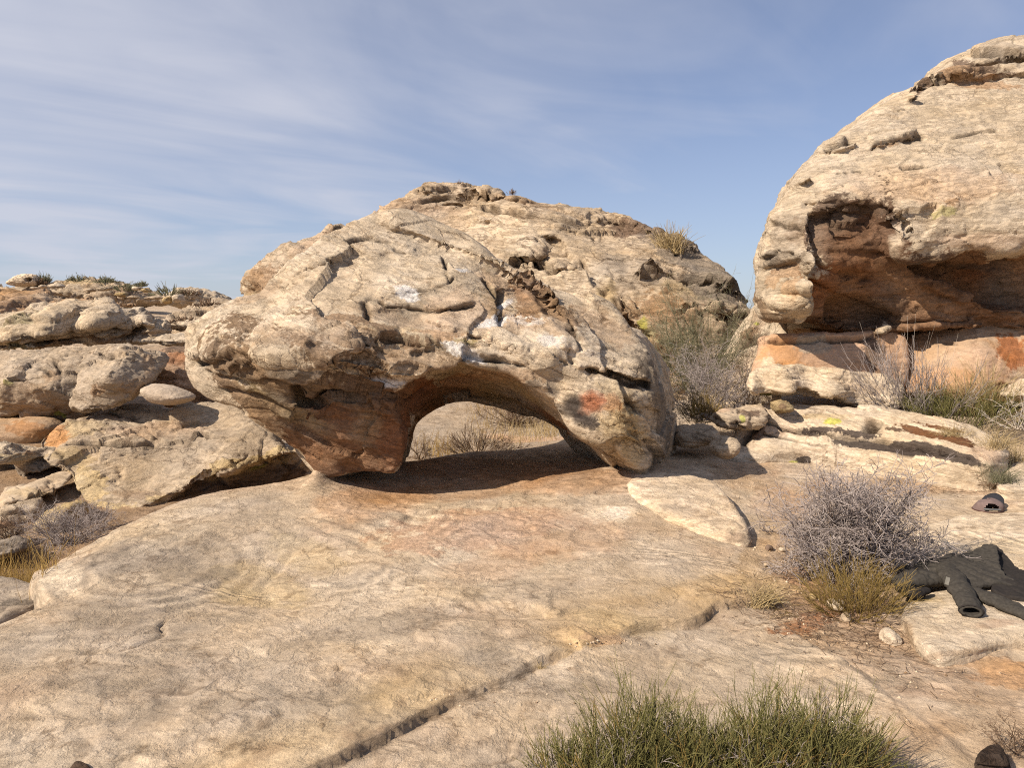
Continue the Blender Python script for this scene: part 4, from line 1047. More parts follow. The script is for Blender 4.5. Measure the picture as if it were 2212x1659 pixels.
rock('ledge_slab', 'pale layered ledge jutting out below the orange block with a dark gap under it', 'slab',
     [(1620,838),(1628,815),(1645,796),(1690,790),(1760,793),(1850,800),(1920,812),(1960,840),(1950,882),(1905,884),(1870,880),(1800,868),(1740,862),(1690,868),(1650,862),(1628,852)], 7.85, thick=1.6, vox=.026, kround=.05,
     face=[(1640,810,8.05),(1750,800,8.2),(1880,815,8.2),(1630,842,7.8),(1700,845,7.75),(1800,850,7.8),(1900,870,7.9),(1660,860,7.95),(1740,860,7.9),(1850,875,7.95)],
     base=S_CREAM*.95, mat=M_slab, lump=(.025, 2.5), strata=(.022, 16, .06), fine=.006, seed=24, clampf=.15,
     carve=[([(1640,846),(1680,850),(1720,845),(1760,848),(1800,858),(1840,872),(1800,874),(1740,870),(1690,872),(1650,868)], 7.8, .25, .03)],
     spots=[(1700,858,80,10,0,S_BROWN,.65,.7),(1650,852,30,8,0,S_LICHEN*.4,.6,.7),(1780,862,60,8,-8,S_RUST,.5,.7),(1760,820,140,18,0,S_CREAM*1.05,.5,.6),(1860,840,60,14,0,S_BROWN*1.6,.35,.9)])
rock('orange_hump', 'rounded orange sandstone hump at the right edge behind the dry shrubs', 'boulder',
     [(1940,790),(1955,740),(1990,712),(2040,694),(2090,684),(2140,688),(2200,690),(2300,695),(2500,720),(2560,800),(2500,880),(2200,878),(2050,870),(1950,860)], 8.6, thick=2.2, vox=.036, kround=.35,
     face=[(1960,780,8.7),(2050,720,8.75),(2100,760,8.4),(2200,740,8.6),(2080,820,8.3),(2200,820,8.35),(2400,800,8.4),(1980,840,8.4),(2300,730,8.6)],
     base=K([.42,.265,.155]), mat=M_smooth, lump=(.03, 1.4), strata=(.008, 7, 0), fine=.004, seed=25, clampf=.2,
     cracks=[([(2030,700),(2060,715),(2080,712),(2110,696)], .012, .05, .02),([(2040,736),(2070,742)], .012, .04),([(2160,830),(2190,840),(2212,836)], .014, .06)],
     spots=[(2060,760,90,50,20,S_GREY*1.15,.4,.6),(2120,790,80,50,0,S_PINK*1.15,.5,.5),(2185,760,40,50,10,S_RUST*1.3,.7,.5),(2150,720,60,20,0,S_GREY*1.1,.5,.5),(2040,820,80,30,0,S_ORANGE*1.1,.5,.5),(2195,830,26,30,0,S_CREAM,.5,.5)])
rock('corner_ledge', 'cream ledge of rock at the right edge beside the green shrub', 'slab',
     [(2158,852),(2175,838),(2200,822),(2240,812),(2400,810),(2420,860),(2300,874),(2200,868),(2170,862)], 8.0, thick=1.0, bulge=.25, vox=.03, kround=.08, base=S_CREAM, mat=M_slab, seed=26, strata=(.02, 14, 0), lump=(.03, 2.5))
rock('varnished_slab', 'tilted cream slab with black varnish streaks lying below the right hand boulder', 'slab',
     [(1572,992,.10),(1580,970,.14),(1600,945,.22),(1625,912,.38),(1655,893,.46),(1720,889,.50),(1790,889,.52),(1860,892,.52),(1930,900,.50),(2000,912,.48),(2060,925,.44),(2110,940,.40),(2150,962,.34),(2172,985,.26),(2176,1005,.20),(2160,1020,.16),(2135,1030,.14),(2105,1034,.12),(2040,1028,.12),(1960,1016,.12),(1880,1006,.12),(1800,1000,.11),(1720,996,.10),(1640,996,.10)],
     .2, axis='z', thick=.34, vox=.026, kround=.06, base=S_CREAM*.98, mat=M_slab, lump=(.02, 2.0), strata=(.014, 22, .1), fine=.004, seed=27, clampf=.06,
     face=[(1580,985,.15),(1640,905,.46),(1700,990,.17),(1800,994,.18),(1900,1000,.19),(2000,1012,.19),(2100,1022,.20),(2160,1005,.26),(1750,900,.50),(1900,905,.52),(2050,930,.46),(2140,965,.36),(1700,940,.32),(1850,950,.34),(2000,965,.34),(2080,985,.30),(1620,950,.26)],
     cracks=[([(1900,905),(1885,920),(1878,935)], .03, .10),([(1640,905),(1700,925),(1760,935),(1850,940),(1900,950),(1990,975),(2080,990)], .02, .05, .015),([(1640,930),(1720,950),(1800,960)], .012, .03, .01),([(1960,965),(2040,980),(2110,1000)], .012, .04, .01),([(1600,960),(1620,930),(1650,905)], .02, .04),([(1830,960),(1900,968),(1980,985)], .02, .03)],
     spots=[(1860,956,80,15,-4,S_BLACK*1.3,.98,.3),(1960,968,100,15,-8,S_BLACK*1.4,.98,.3),(2050,987,80,12,-14,S_BLACK*1.5,.98,.3),(1850,935,60,6,-6,S_BLACK*1.8,.75,.7),(1770,930,50,5,-4,S_BLACK*2,.6,.8),(2000,935,70,10,-14,S_RUST*.5,.9,.6),(2060,952,56,13,-16,S_RUST*.45,.9,.6),(2035,925,60,5,-14,S_RUST*.5,.7,.9),(1935,930,30,6,-8,S_DARK,.6,.8),
       (1735,994,20,9,0,S_BLACK*1.2,.9,.4),(1712,1000,10,5,0,S_LICHEN*1.5,.9,.6),(1790,905,40,14,0,S_CREAM*1.1,.5,.6),(1797,912,22,10,0,S_LICHEN*1.0,.7,.8),(1660,930,60,14,0,S_PINK,.4,.6),(1640,935,14,24,-35,S_DARK*2,.6,.6),(1780,900,60,8,0,S_YELL*.9,.5,.6),(2130,980,40,20,0,S_PINK*1.1,.5,.5),(1690,975,70,16,0,S_BEIGE*1.05,.5,.6),(1880,912,14,12,0,S_BROWN,.5,.7)])
rock('fractured_block', 'small split tan block with dark crust beside the dry grey brush', 'stone',
     [(1532,908),(1545,890),(1590,882),(1630,876),(1655,880),(1650,905),(1640,925),(1600,932),(1560,925)], 7.9, thick=.7, bulge=.3, vox=.024, kround=.06, base=S_BEIGE, mat=M_slab, seed=28, strata=(.02, 18, .1), lump=(.03, 3), blocky=(5, .12),
     cracks=[([(1535,905),(1570,915),(1610,925)], .016, .07, .02),([(1600,880),(1590,905),(1600,930)], .014, .06)], spots=[(1620,892,30,14,0,S_DARK*1.5,.7,.6),(1602,907,8,7,0,S_LICHEN,.8,.5),(1560,890,20,8,0,S_PINK,.5,.6)])
rock('prop_stone', 'brown lichened cobble wedged under the pale ledge', 'stone',
     [(1672,872),(1690,866),(1708,870),(1714,882),(1706,892),(1684,894),(1672,885)], 7.75, thick=.25, bulge=.12, vox=.012, kround=.05, base=S_YELL*.75, mat=M_left, seed=29, lump=(.015, 7), strata=(.003, 20, 0), fine=.003, spots=[(1690,878,10,8,0,S_BROWN,.7,.6)])
rock('white_stone', 'pale angular stone lying at the right end of the gap under the ledge', 'stone',
     [(1864,880),(1880,877),(1905,879),(1924,888),(1918,896),(1890,899),(1868,893)], 7.7, thick=.22, bulge=.13, vox=.012, kround=.03, base=S_CREAM*1.15, mat=M_slab, seed=30, lump=(.012, 7), strata=(.003, 20, 0), fine=.002, blocky=(9, .06))
rock('grey_fin', 'smooth grey fin of bedrock climbing behind the bare brush to the overhang', 'outcrop',
     [(1480,880),(1485,800),(1510,780),(1545,765),(1570,745),(1590,715),(1610,690),(1630,665),(1650,640),(1700,650),(1720,720),(1700,830),(1660,880),(1560,900)], 9.6, thick=1.6, vox=.04, kround=.3,
     face=[(1500,790,10.2),(1560,770,9.9),(1600,730,9.9),(1640,680,9.9),(1600,820,9.3),(1680,720,9.6),(1680,800,9.2),(1520,860,9.5)], base=S_CREAM*.9, mat=M_smooth, seed=31, lump=(.05, 1.6), strata=(.016, 9, .2), clampf=.3,
     cracks=[([(1590,740),(1630,735),(1660,732)], .03, .15, .03),([(1600,770),(1640,765)], .02, .06),([(1640,700),(1620,730),(1600,750)], .02, .06)], spots=[(1580,820,80,50,0,S_GREY*1.2,.5,.5),(1625,720,40,12,0,S_BROWN,.6,.6),(1640,690,20,30,0,S_BROWN*1.5,.5,.6),(1635,700,8,5,0,S_LICHEN*.7,.6,.7)])
rock('low_stone', 'low rounded tan stone between the arch foot and the brush', 'stone',
     [(1448,950),(1455,928),(1480,918),(1520,914),(1548,920),(1556,940),(1545,958),(1500,968),(1460,966)], 7.7, thick=.6, bulge=.25, vox=.022, kround=.1, base=S_BEIGE*.95, mat=M_left, seed=32, lump=(.025, 3.5))
rock('low_stone', 'smaller tan stone right of the low rounded one at the slab corner', 'stone',
     [(1530,975),(1538,955),(1560,940),(1590,945),(1600,960),(1590,985),(1560,992)], 7.1, thick=.5, bulge=.2, vox=.02, kround=.08, base=S_BEIGE, mat=M_left, seed=33, lump=(.02, 4))

# pale slabs lying on the bedrock
rock('pale_slab', 'pale cream slab lying flat right of the arch foot', 'slab',
     [(1350,1065,.10),(1360,1048,.10),(1385,1034,.12),(1430,1032,.13),(1480,1036,.12),(1530,1048,.10),(1560,1070,.08),(1585,1100,.05),(1605,1130,.02),(1618,1158,.0),(1622,1180,-.02),(1600,1186,-.02),(1540,1168,.0),(1470,1140,.03),(1410,1112,.05),(1370,1090,.07)],
     .08, axis='z', thick=.18, vox=.018, kround=.07, base=S_BEIGE*1.45, mat=M_ground, lump=(.015, 2.5), strata=(.006, 20, 0), fine=.003, seed=41, clampf=.04,
     face=[(1370,1062,.155),(1430,1045,.18),(1520,1060,.15),(1450,1085,.14),(1540,1110,.10),(1590,1150,.06),(1480,1120,.095),(1560,1160,.045),(1400,1085,.125)],
     spots=[(1440,1060,60,18,0,S_CREAM*.95,.5,.6),(1560,1130,50,24,-30,S_BEIGE,.5,.7),(1590,1160,24,14,0,S_DARK*2.5,.5,.8),(1480,1105,70,14,-20,S_GREY*1.2,.5,.7)])
rock('jacket_slab', 'cream slab of rock with a broken brown edge under the dark jacket', 'slab',
     [(1944,1325,-.04),(1955,1298,-.03),(1985,1270,.0),(2040,1246,.02),(2120,1236,.04),(2300,1232,.06),(2520,1250,.06),(2560,1330,.0),(2480,1400,-.02),(2300,1385,-.02),(2212,1380,-.02),(2150,1388,-.02),(2110,1408,-.03),(2075,1418,-.03),(2030,1420,-.03),(1995,1404,-.04),(1972,1382,-.04),(1958,1355,-.04)],
     .0, axis='z', thick=.2, vox=.016, kround=.035, base=S_CREAM*1.0, mat=M_ground, lump=(.012, 2.2), strata=(.004, 20, 0), fine=.003, seed=42, clampf=.03,
     face=[(1960,1320,-.035),(2000,1280,-.03),(2150,1250,-.01),(2350,1280,.01),(2000,1380,-.015),(2070,1400,-.01),(2150,1370,-.01),(2212,1350,.0),(2080,1320,-.01)],
     spots=[(2150,1345,60,10,5,S_PINK*.95,.5,.6),(2050,1412,80,8,5,S_BROWN*1.5,.5,.6),(1960,1370,10,40,20,S_BROWN*1.6,.5,.6),(2050,1340,80,30,0,S_CREAM*1.08,.5,.6),(2000,1300,50,20,0,S_YELL*.95,.35,.6)])
rock('cap_slab', 'long low cream shelf of rock between the jacket and the cap', 'slab',
     [(1970,1180,-.06),(1985,1150,-.03),(2020,1128,.0),(2080,1112,.02),(2160,1108,.04),(2300,1105,.06),(2520,1120,.06),(2560,1180,.02),(2500,1232,.0),(2300,1222,.0),(2190,1214,-.0),(2100,1208,-.02),(2020,1206,-.04),(1980,1200,-.05)],
     .0, axis='z', thick=.2, vox=.018, kround=.06, base=S_CREAM*1.03, mat=M_ground, lump=(.012, 2.2), strata=(.004, 20, 0), fine=.003, seed=43, clampf=.03,
     face=[(1985,1180,-.01),(2060,1150,.02),(2150,1130,.05),(2300,1150,.07),(2100,1190,.02),(2200,1190,.03),(2020,1190,-.005),(2200,1115,.055)],
     spots=[(2090,1160,100,20,0,S_CREAM*1.1,.5,.6),(2180,1180,80,16,0,S_YELL*.9,.3,.6)])
rock('edge_slab', 'pale broken slab cut off by the right edge beyond the cap', 'slab',
     [(2150,1052,.06),(2178,1030,.08),(2200,1000,.14),(2240,980,.2),(2400,970,.2),(2450,1040,.1),(2400,1078,.06),(2212,1072,.05),(2160,1066,.05)],
     .1, axis='z', thick=.2, vox=.02, kround=.05, base=S_CREAM*.98, mat=M_ground, lump=(.015, 2.2), strata=(.006, 20, 0), seed=44, clampf=.03,
     face=[(2170,1055,.11),(2200,1030,.15),(2300,1000,.22),(2300,1060,.12),(2210,1062,.11)])
rock('dark_stone', 'dark brown rough stone at the bottom right corner', 'stone',
     [(2098,1650,-.05),(2112,1634,-.05),(2140,1628,-.05),(2165,1632,-.05),(2180,1648,-.05),(2185,1672,-.05),(2100,1675,-.05)], -.05, axis='z', thick=.12, bulge=.06, vox=.009, kround=.04, base=S_DARK*.7, mat=M_left, seed=45, lump=(.02, 9), fine=.004)
rock('dark_stone', 'small dark stone peeping in at the bottom edge on the left slab', 'stone',
     [(150,1662,.0),(160,1652,.0),(175,1650,.0),(192,1658,.0),(200,1672,.0),(150,1675,.0)], .0, axis='z', thick=.06, bulge=.025, vox=.006, kround=.02, base=S_DARK*1.0, mat=M_left, seed=46, lump=(.006, 12), fine=.002)

rock('layered_ledge', 'banded grey and tan bedrock ledge seen through the arch behind the dark shrub', 'outcrop',
     [(840,960),(860,925),(900,895),(945,876),(1000,862),(1045,858),(1090,872),(1130,884),(1200,895),(1280,905),(1290,950),(1200,965),(1000,985),(860,1000)], 13, thick=2, vox=.045, kround=.1,
     face=[(1000,868,15),(940,885,14.4),(1000,892,14.2),(960,915,13.2),(900,930,12.6),(1000,950,11.6),(1100,890,14.4),(1200,905,14),(1150,940,12.2),(900,980,11)], base=S_BEIGE*1.0, mat=M_dome, seed=34, lump=(.06, 1.2), strata=(.05, 6, .1), fac=1.3, clampf=.3,
     spots=[(960,905,60,8,0,S_DARK*1.6,.7,.6),(1020,890,50,6,-5,S_DARK*1.4,.7,.6),(930,925,70,8,5,S_GREY*.8,.5,.7),(985,882,30,5,0,S_YELL*.8,.6,.7)])
# ================================================================== LEFT HAND ROCKS
rock('long_boulder', 'long pale boulder with a dark layered undercut, topmost of the left pile', 'boulder',
     [(-90,700),(0,672),(40,667),(90,660),(140,655),(200,652),(250,656),(290,668),(320,685),(340,700),(346,716),(334,732),(300,742),(240,740),(180,744),(100,750),(0,757),(-90,762)], 11.4, thick=2.5, vox=.04, kround=.09, fac=1.4,
     face=[(0,690,11.6),(100,672,11.7),(200,665,11.8),(300,685,11.6),(340,712,11.4),(0,720,11.1),(100,705,11.0),(200,700,11.0),(300,705,11.15),(0,750,11.3),(150,740,11.3),(280,738,11.4)],
     carve=[([(0,738),(60,728),(130,715),(190,705),(260,698),(320,700),(345,712),(340,728),(250,742),(100,750),(0,756),(-60,760),(-60,745)], 11.2, .30, .07)], base=S_CREAM*.9, mat=M_left, seed=51, lump=(.07, 1.1), strata=(.035, 9, -.12), fine=.01, clampf=.2,
     cracks=[([(0,700),(40,688),(90,685)], .03, .12, .03),([(110,690),(160,680),(210,672)], .025, .08, .03),([(0,745),(100,725),(200,712),(320,706)], .03, .1, .03),([(40,742),(160,730),(300,722)], .03, .1, .03)],
     spots=[(180,722,160,14,8,S_BROWN*1.2,.6,.6),(300,715,40,14,0,S_BROWN*1.4,.5,.6),(60,745,70,8,5,S_LICHEN*.35,.5,.8),(150,675,120,16,0,S_CREAM*1.05,.4,.6)])
rock('square_boulder', 'big grey tan boulder cut off by the left edge under the long one', 'boulder',
     [(-110,775),(0,757),(60,752),(120,746),(180,748),(214,762),(222,790),(216,840),(200,880),(175,900),(140,908),(90,905),(40,900),(0,912),(-110,915)], 9.7, thick=2.2, vox=.034, kround=.12, fac=1.5,
     face=[(0,770,9.9),(100,765,9.8),(190,765,9.8),(0,830,9.35),(100,830,9.3),(190,830,9.5),(0,895,9.5),(100,890,9.5),(170,890,9.6)], base=(S_GREY*.6+S_BEIGE*.5), mat=M_left, seed=52, lump=(.06, 1.6), strata=(.014, 8, .1), fine=.01, clampf=.2,
     cracks=[([(210,765),(215,800),(208,850)], .02, .08),([(110,775),(130,800),(125,850)], .016, .05, .01),([(30,790),(90,800),(130,830)], .014, .04)], spots=[(60,860,80,40,0,S_BROWN*1.8,.35,.8),(150,880,40,20,0,S_BROWN*1.7,.5,.7),(130,898,16,8,0,S_LICHEN*.8,.6,.8),(25,830,14,6,0,S_LICHEN*.7,.5,.8),(110,810,20,14,0,S_BROWN*2,.5,.8),(100,770,90,14,0,S_BEIGE*1.1,.4,.6)])
rock('leaning_boulder', 'grey angular boulder with a flat face leaning on the square one', 'boulder',
     [(147,866),(160,830),(184,778),(213,752),(259,747),(317,757),(343,771),(338,806),(313,832),(274,861),(230,884),(176,892),(156,882)], 9.25, thick=1.3, vox=.026, kround=.05, fac=1.3,
     face=[(190,790,9.15),(240,760,9.4),(320,770,9.3),(165,860,8.95),(200,870,8.85),(250,850,8.8),(300,820,8.9),(250,800,8.75),(215,800,8.85),(330,790,9.25)], base=(S_GREY*.6+S_BEIGE*.5), mat=M_left, seed=53, lump=(.04, 2.2), strata=(.01, 9, .1), fine=.008, clampf=.15,
     cracks=[([(215,760),(240,772),(262,776)], .02, .05, .02)], spots=[(210,845,22,18,0,S_BROWN*1.6,.6,.5),(290,830,40,14,30,S_BROWN*1.7,.5,.7),(320,790,16,26,0,S_BROWN*1.8,.5,.6),(240,780,50,14,0,S_BEIGE*1.15,.5,.6)])
rock('oval_stone', 'smooth light grey oval stone lying on the tilted slab', 'stone',
     [(311,836),(320,828),(334,825),(352,826),(375,830),(409,843),(425,855),(417,866),(383,876),(346,873),(322,858)], 9.0, thick=.7, bulge=.32, vox=.02, kround=.1, base=S_GREY*1.35, mat=M_smooth, seed=54, lump=(.02, 3), strata=(.003, 9, 0), fine=.003)
rock('tilted_slab', 'broad tilted tan slab with a dark mossy front edge left of the arch', 'slab',
     [(75,955),(103,927),(134,909),(200,896),(275,877),(343,880),(437,877),(487,880),(546,915),(593,955),(630,984),(668,1005),(668,1045),(624,1052),(468,1097),(359,1122),(281,1134),(237,1134),(187,1106),(168,1074),(134,1024),(106,1000),(81,974)], 8.2, thick=2.2, vox=.032, kround=.07, fac=1.1,
     face=[(300,885,9.3),(480,885,9.3),(200,905,9.0),(100,935,8.6),(350,950,8.6),(350,1000,8.2),(200,1000,8.0),(230,1100,7.45),(200,1060,7.7),(400,1030,7.85),(300,1090,7.5),(380,1090,7.6),(560,950,8.5),(620,985,8.2),(500,990,8.05),(500,1060,8.0),(640,1030,8.2),(500,930,8.75),(140,960,8.3),(150,1030,7.9)],
     carve=[([(395,1080),(405,1062),(430,1032),(480,1016),(540,1004),(600,992),(680,990),(690,1060),(560,1100),(470,1110),(410,1100)], 8.0, .32, .04),([(330,1080),(380,1062),(392,1066),(380,1086),(330,1100),(310,1100)], 7.6, .08, .03)], base=S_BEIGE*.98, mat=M_left, seed=55, lump=(.05, 1.6), strata=(.022, 9, .05), fine=.008, clampf=.2,
     cracks=[([(140,960),(200,963),(270,962),(340,958)], .02, .09, .02),([(430,935),(470,952),(530,955)], .018, .06, .02),([(230,890),(270,900),(330,905)], .018, .05, .02),([(105,940),(125,970),(140,1000)], .014, .04)],
     spots=[(180,1050,60,60,-30,S_YELL*.95,.7,.5),(230,1100,90,20,0,S_YELL,.6,.5),(120,940,40,26,20,S_ORANGE*1.2,.6,.4),(150,980,60,20,0,S_YELL*.95,.5,.6),(180,925,60,16,0,S_YELL,.5,.7),(480,1005,90,14,15,S_YELL*.95,.7,.6),(580,985,70,10,12,S_YELL*.95,.7,.6),(520,1050,130,34,12,S_DARK*1.25,.85,.5),(600,1030,70,26,5,S_DARK*1.1,.8,.5),(430,1060,50,24,0,S_DARK*1.5,.8,.5),(555,1008,20,5,10,S_LICHEN*.8,.6,.8),
       (350,1010,120,30,0,S_BEIGE*1.15,.4,.7),(330,930,120,20,0,S_PINK*.9,.35,.7),(420,960,140,26,0,S_GREY*.8,.4,.7),(300,1065,60,16,0,S_BROWN*1.5,.5,.7),(340,1075,30,14,0,S_YELL*1.0,.6,.6),(240,900,60,8,0,S_DARK*2,.5,.8)])
rock('rounded_block', 'cream rounded block with a dark underside at the left edge', 'boulder',
     [(-90,968),(0,962),(50,963),(80,970),(97,988),(101,1008),(92,1016),(60,1030),(30,1040),(0,1047),(-90,1055)], 8.0, thick=1.6, vox=.026, kround=.08,
     face=[(0,970,8.2),(70,978,8.1),(0,998,7.7),(80,1000,7.75),(0,1010,7.75),(50,1020,7.9),(0,1040,8.1),(90,1012,7.95)], base=S_CREAM*.9, mat=M_left, seed=56, lump=(.025, 2.2), clampf=.15,
     carve=[([(-60,1004),(0,1001),(40,1000),(90,1004),(98,1014),(60,1032),(0,1050),(-60,1056)], 7.8, .22, .04)], spots=[(30,985,60,12,0,S_YELL*.9,.5,.6),(60,975,40,8,0,S_ORANGE,.4,.6),(40,1022,60,16,0,S_GREY*.75,.7,.4)])  # last spot paints the shade of the underside in grey
rock('hollow_back', 'orange recessed rock in the dark hollow under the square boulder', 'boulder',
     [(-90,915),(0,905),(60,900),(110,905),(130,925),(110,945),(90,965),(40,975),(-90,985)], 9.2, thick=1.2, bulge=.2, vox=.036, kround=.12, base=S_SAND*.9, mat=M_smooth, seed=57, lump=(.03, 2), spots=[(60,930,60,20,0,S_ORANGE*.8,.6,.5)])
rock('sunlit_shelf', 'smooth tan shelf just below the rounded cream block', 'slab',
     [(-90,1066),(0,1056),(60,1040),(105,1022),(135,1024),(146,1048),(120,1066),(80,1082),(40,1092),(0,1104),(-90,1118)], 7.6, thick=1.3, vox=.026, kround=.1,
     face=[(0,1062,7.75),(100,1030,7.8),(130,1040,7.75),(0,1090,7.3),(60,1080,7.35),(110,1060,7.5)], base=S_BEIGE*1.05, mat=M_smooth, seed=58, lump=(.03, 2), clampf=.15, cracks=[([(60,1078),(90,1066),(130,1058)], .016, .06, .02),([(0,1096),(40,1088),(70,1080)], .016, .06, .02)], spots=[(110,1060,30,10,0,S_BROWN,.5,.7),(60,1065,50,14,0,S_YELL*.9,.4,.6)])
rock('cracked_boulder', 'split pale boulder at the left edge above the small grey bush', 'boulder',
     [(-90,1118),(0,1096),(50,1084),(75,1086),(88,1100),(84,1125),(66,1146),(30,1156),(-90,1170)], 7.2, thick=.9, vox=.022, kround=.08,
     face=[(0,1105,7.2),(70,1092,7.25),(0,1130,6.95),(50,1120,6.95),(70,1130,7.1),(20,1148,7.1)], base=S_BEIGE*1.0, mat=M_left, seed=59, lump=(.03, 3), clampf=.15, cracks=[([(0,1112),(40,1108),(84,1110)], .014, .06)], spots=[(50,1096,30,10,0,S_CREAM*1.1,.5,.6),(10,1140,40,14,0,S_RUST*1.5,.4,.7)])
rock('yellow_boulder', 'small yellowish boulder between the tilted slab and the grey bush', 'boulder',
     [(88,1128),(95,1108),(110,1096),(132,1086),(165,1082),(180,1098),(184,1122),(160,1145),(100,1150)], 7.1, thick=.8, bulge=.25, vox=.02, kround=.1, base=S_YELL*.95, mat=M_left, seed=60, lump=(.025, 3.5), spots=[(120,1120,30,14,0,S_CREAM,.5,.7),(160,1100,20,8,0,S_BROWN*1.5,.5,.8)])
rock('flat_stone', 'thin flat brown stone perched over the left gully', 'stone',
     [(3,1158),(14,1150),(30,1147),(44,1151),(40,1158),(20,1163)], 6.6, thick=.2, bulge=.06, vox=.012, kround=.02, base=S_BEIGE*.8, mat=M_left, seed=61, lump=(.01, 6))
rock('grey_hump', 'grey rounded hump at the left edge beyond the flat stone', 'stone',
     [(-60,1175),(0,1165),(30,1163),(55,1172),(62,1188),(40,1200),(-60,1215)], 6.3, thick=.5, bulge=.2, vox=.018, kround=.08, base=S_GREY*.8, mat=M_left, seed=62, lump=(.02, 4))
rock('low_grey_slab', 'low grey slab in the left corner below the dry grass', 'slab',
     [(-120,1240,-.25),(0,1247,-.22),(50,1255,-.2),(90,1266,-.17),(112,1278,-.14),(110,1292,-.12),(80,1304,-.10),(30,1326,-.08),(-120,1365,-.05)], -.15, axis='z', thick=.3, vox=.018, kround=.08, base=S_GREY*1.0, mat=M_slab, seed=63, lump=(.02, 2.5), strata=(.005, 20, 0), clampf=.04,
     face=[(0,1255,-.17),(60,1265,-.14),(100,1280,-.11),(0,1290,-.12),(60,1295,-.10),(0,1325,-.08)], spots=[(30,1300,50,12,0,S_GREY*.5,.6,.6),(50,1280,40,8,0,S_CREAM*.9,.5,.7)])
rock('pink_rock', 'purplish pink boulder in the gap left of the arch', 'boulder',
     [(332,765),(350,752),(380,745),(420,742),(480,760),(500,840),(480,890),(420,888),(360,882),(338,845)], 10.2, thick=1.5, bulge=.4, vox=.034, kround=.15, base=S_PINK*.8, mat=M_left, seed=64, lump=(.05, 2), blocky=(2.2, .3), spots=[(390,770,50,16,0,S_RUST*1.2,.5,.6),(380,840,30,24,0,S_PINK*1.2,.6,.5),(390,750,60,12,0,S_DARK*1.5,.6,.6)])
rock('stepped_ledge', 'thin pale ledge stacked above the pink boulder', 'slab',
     [(342,728),(365,722),(400,720),(440,726),(470,745),(440,752),(380,748),(345,742)], 11.2, thick=1.2, bulge=.3, vox=.03, kround=.05, base=S_CREAM*.9, mat=M_left, seed=65, strata=(.03, 16, 0))
rock('stepped_ledge', 'upper pale ledge with a dark slot beneath it, right of the long boulder', 'slab',
     [(342,712),(350,702),(380,694),(420,690),(460,694),(480,712),(440,716),(380,712),(348,720)], 12.4, thick=1.2, bulge=.3, vox=.03, kround=.05, base=S_CREAM*.92, mat=M_left, seed=66, strata=(.03, 16, 0))
rock('far_slope', 'sloping tan outcrop with three dark shrubs far left of the dome', 'outcrop',
     [(327,690),(345,677),(370,663),(400,649),(440,641),(475,634),(512,640),(620,660),(640,760),(500,770),(360,745),(335,712)], 18, thick=4, vox=.07, kround=.4,
     face=[(350,690,17),(400,660,18.2),(480,650,18.5),(400,690,16.6),(480,690,16.8),(450,730,16),(560,700,17)], base=S_BEIGE*.98, mat=M_far, seed=67, lump=(.1, .8), strata=(.05, 4, -.1), fine=.015, clampf=.3,
     cracks=[([(370,672),(430,662),(500,655)], .05, .15, .05),([(345,690),(400,684),(470,680)], .05, .15, .05)])
rock('far_outcrop', 'pale knobbly outcrop on the skyline between hill and dome', 'outcrop',
     [(385,650),(395,628),(405,620),(430,616),(470,618),(500,622),(520,640),(560,670),(400,670)], 27, thick=4, bulge=1.5, vox=.09, kround=.3, base=S_CREAM*.9, mat=M_far, seed=68, lump=(.15, .7), strata=(.08, 3, 0), blocky=(.9, .8), fine=.02)
rock('hill_slab', 'wide brown bedrock slope below the skyline boulders', 'outcrop',
     [(-160,640),(0,627),(60,620),(120,624),(200,634),(270,645),(330,656),(372,684),(380,700),(340,720),(0,740),(-160,740)], 24, thick=6, vox=.09, kround=.3,
     face=[(0,632,27),(100,628,27),(200,640,26),(300,655,25),(365,684,22),(0,660,22),(100,665,21.5),(200,670,21),(300,680,20.5),(0,700,18),(200,700,18),(340,700,19)], base=S_BROWN*1.75, mat=M_far, seed=69, lump=(.15, .6), strata=(.09, 3.2, .18), fine=.02, clampf=.5,
     cracks=[([(140,628),(200,645),(230,655)], .07, .2, .06),([(60,640),(160,655),(300,680)], .06, .15, .05),([(0,650),(100,665),(200,680)], .06, .15, .05)], spots=[(280,660,80,16,-20,S_DARK*2.2,.5,.7),(100,640,120,12,-5,S_BEIGE,.4,.8),(30,680,80,20,0,S_PINK*.9,.4,.7)])
rock('skyline_boulder', 'pale round skyline boulder with a dark hole in it', 'boulder',
     [(20,611),(27,603),(38,595),(50,591),(72,590),(85,595),(90,606),(84,616),(60,621),(30,619)], 29, thick=1.0, bulge=.5, vox=.035, kround=.12, base=S_CREAM*1.1, mat=M_far, seed=70, lump=(.06, 1.8), fine=.012,
     carve=[([(55,604),(62,600),(70,603),(68,607),(60,608)], 28.6, .5, .05)])
rock('skyline_ledge', 'long broken pale ledge forming the skyline behind the brown slope', 'outcrop',
     [(-160,630),(0,619),(22,614),(60,617),(92,614),(112,607),(160,602),(200,603),(232,606),(262,611),(300,614),(330,624),(350,634),(376,640),(392,652),(330,665),(200,660),(0,650),(-160,650)], 30, thick=4, bulge=1.2, vox=.09, kround=.15, base=S_BEIGE*1.0, mat=M_far, seed=71, lump=(.12, .8), strata=(.12, 3.0, .06), fine=.02, fac=1.6,
     spots=[(180,610,60,6,0,S_YELL,.5,.8),(280,625,60,10,0,S_BROWN*1.5,.6,.7),(120,618,50,8,0,S_CREAM,.5,.7)])
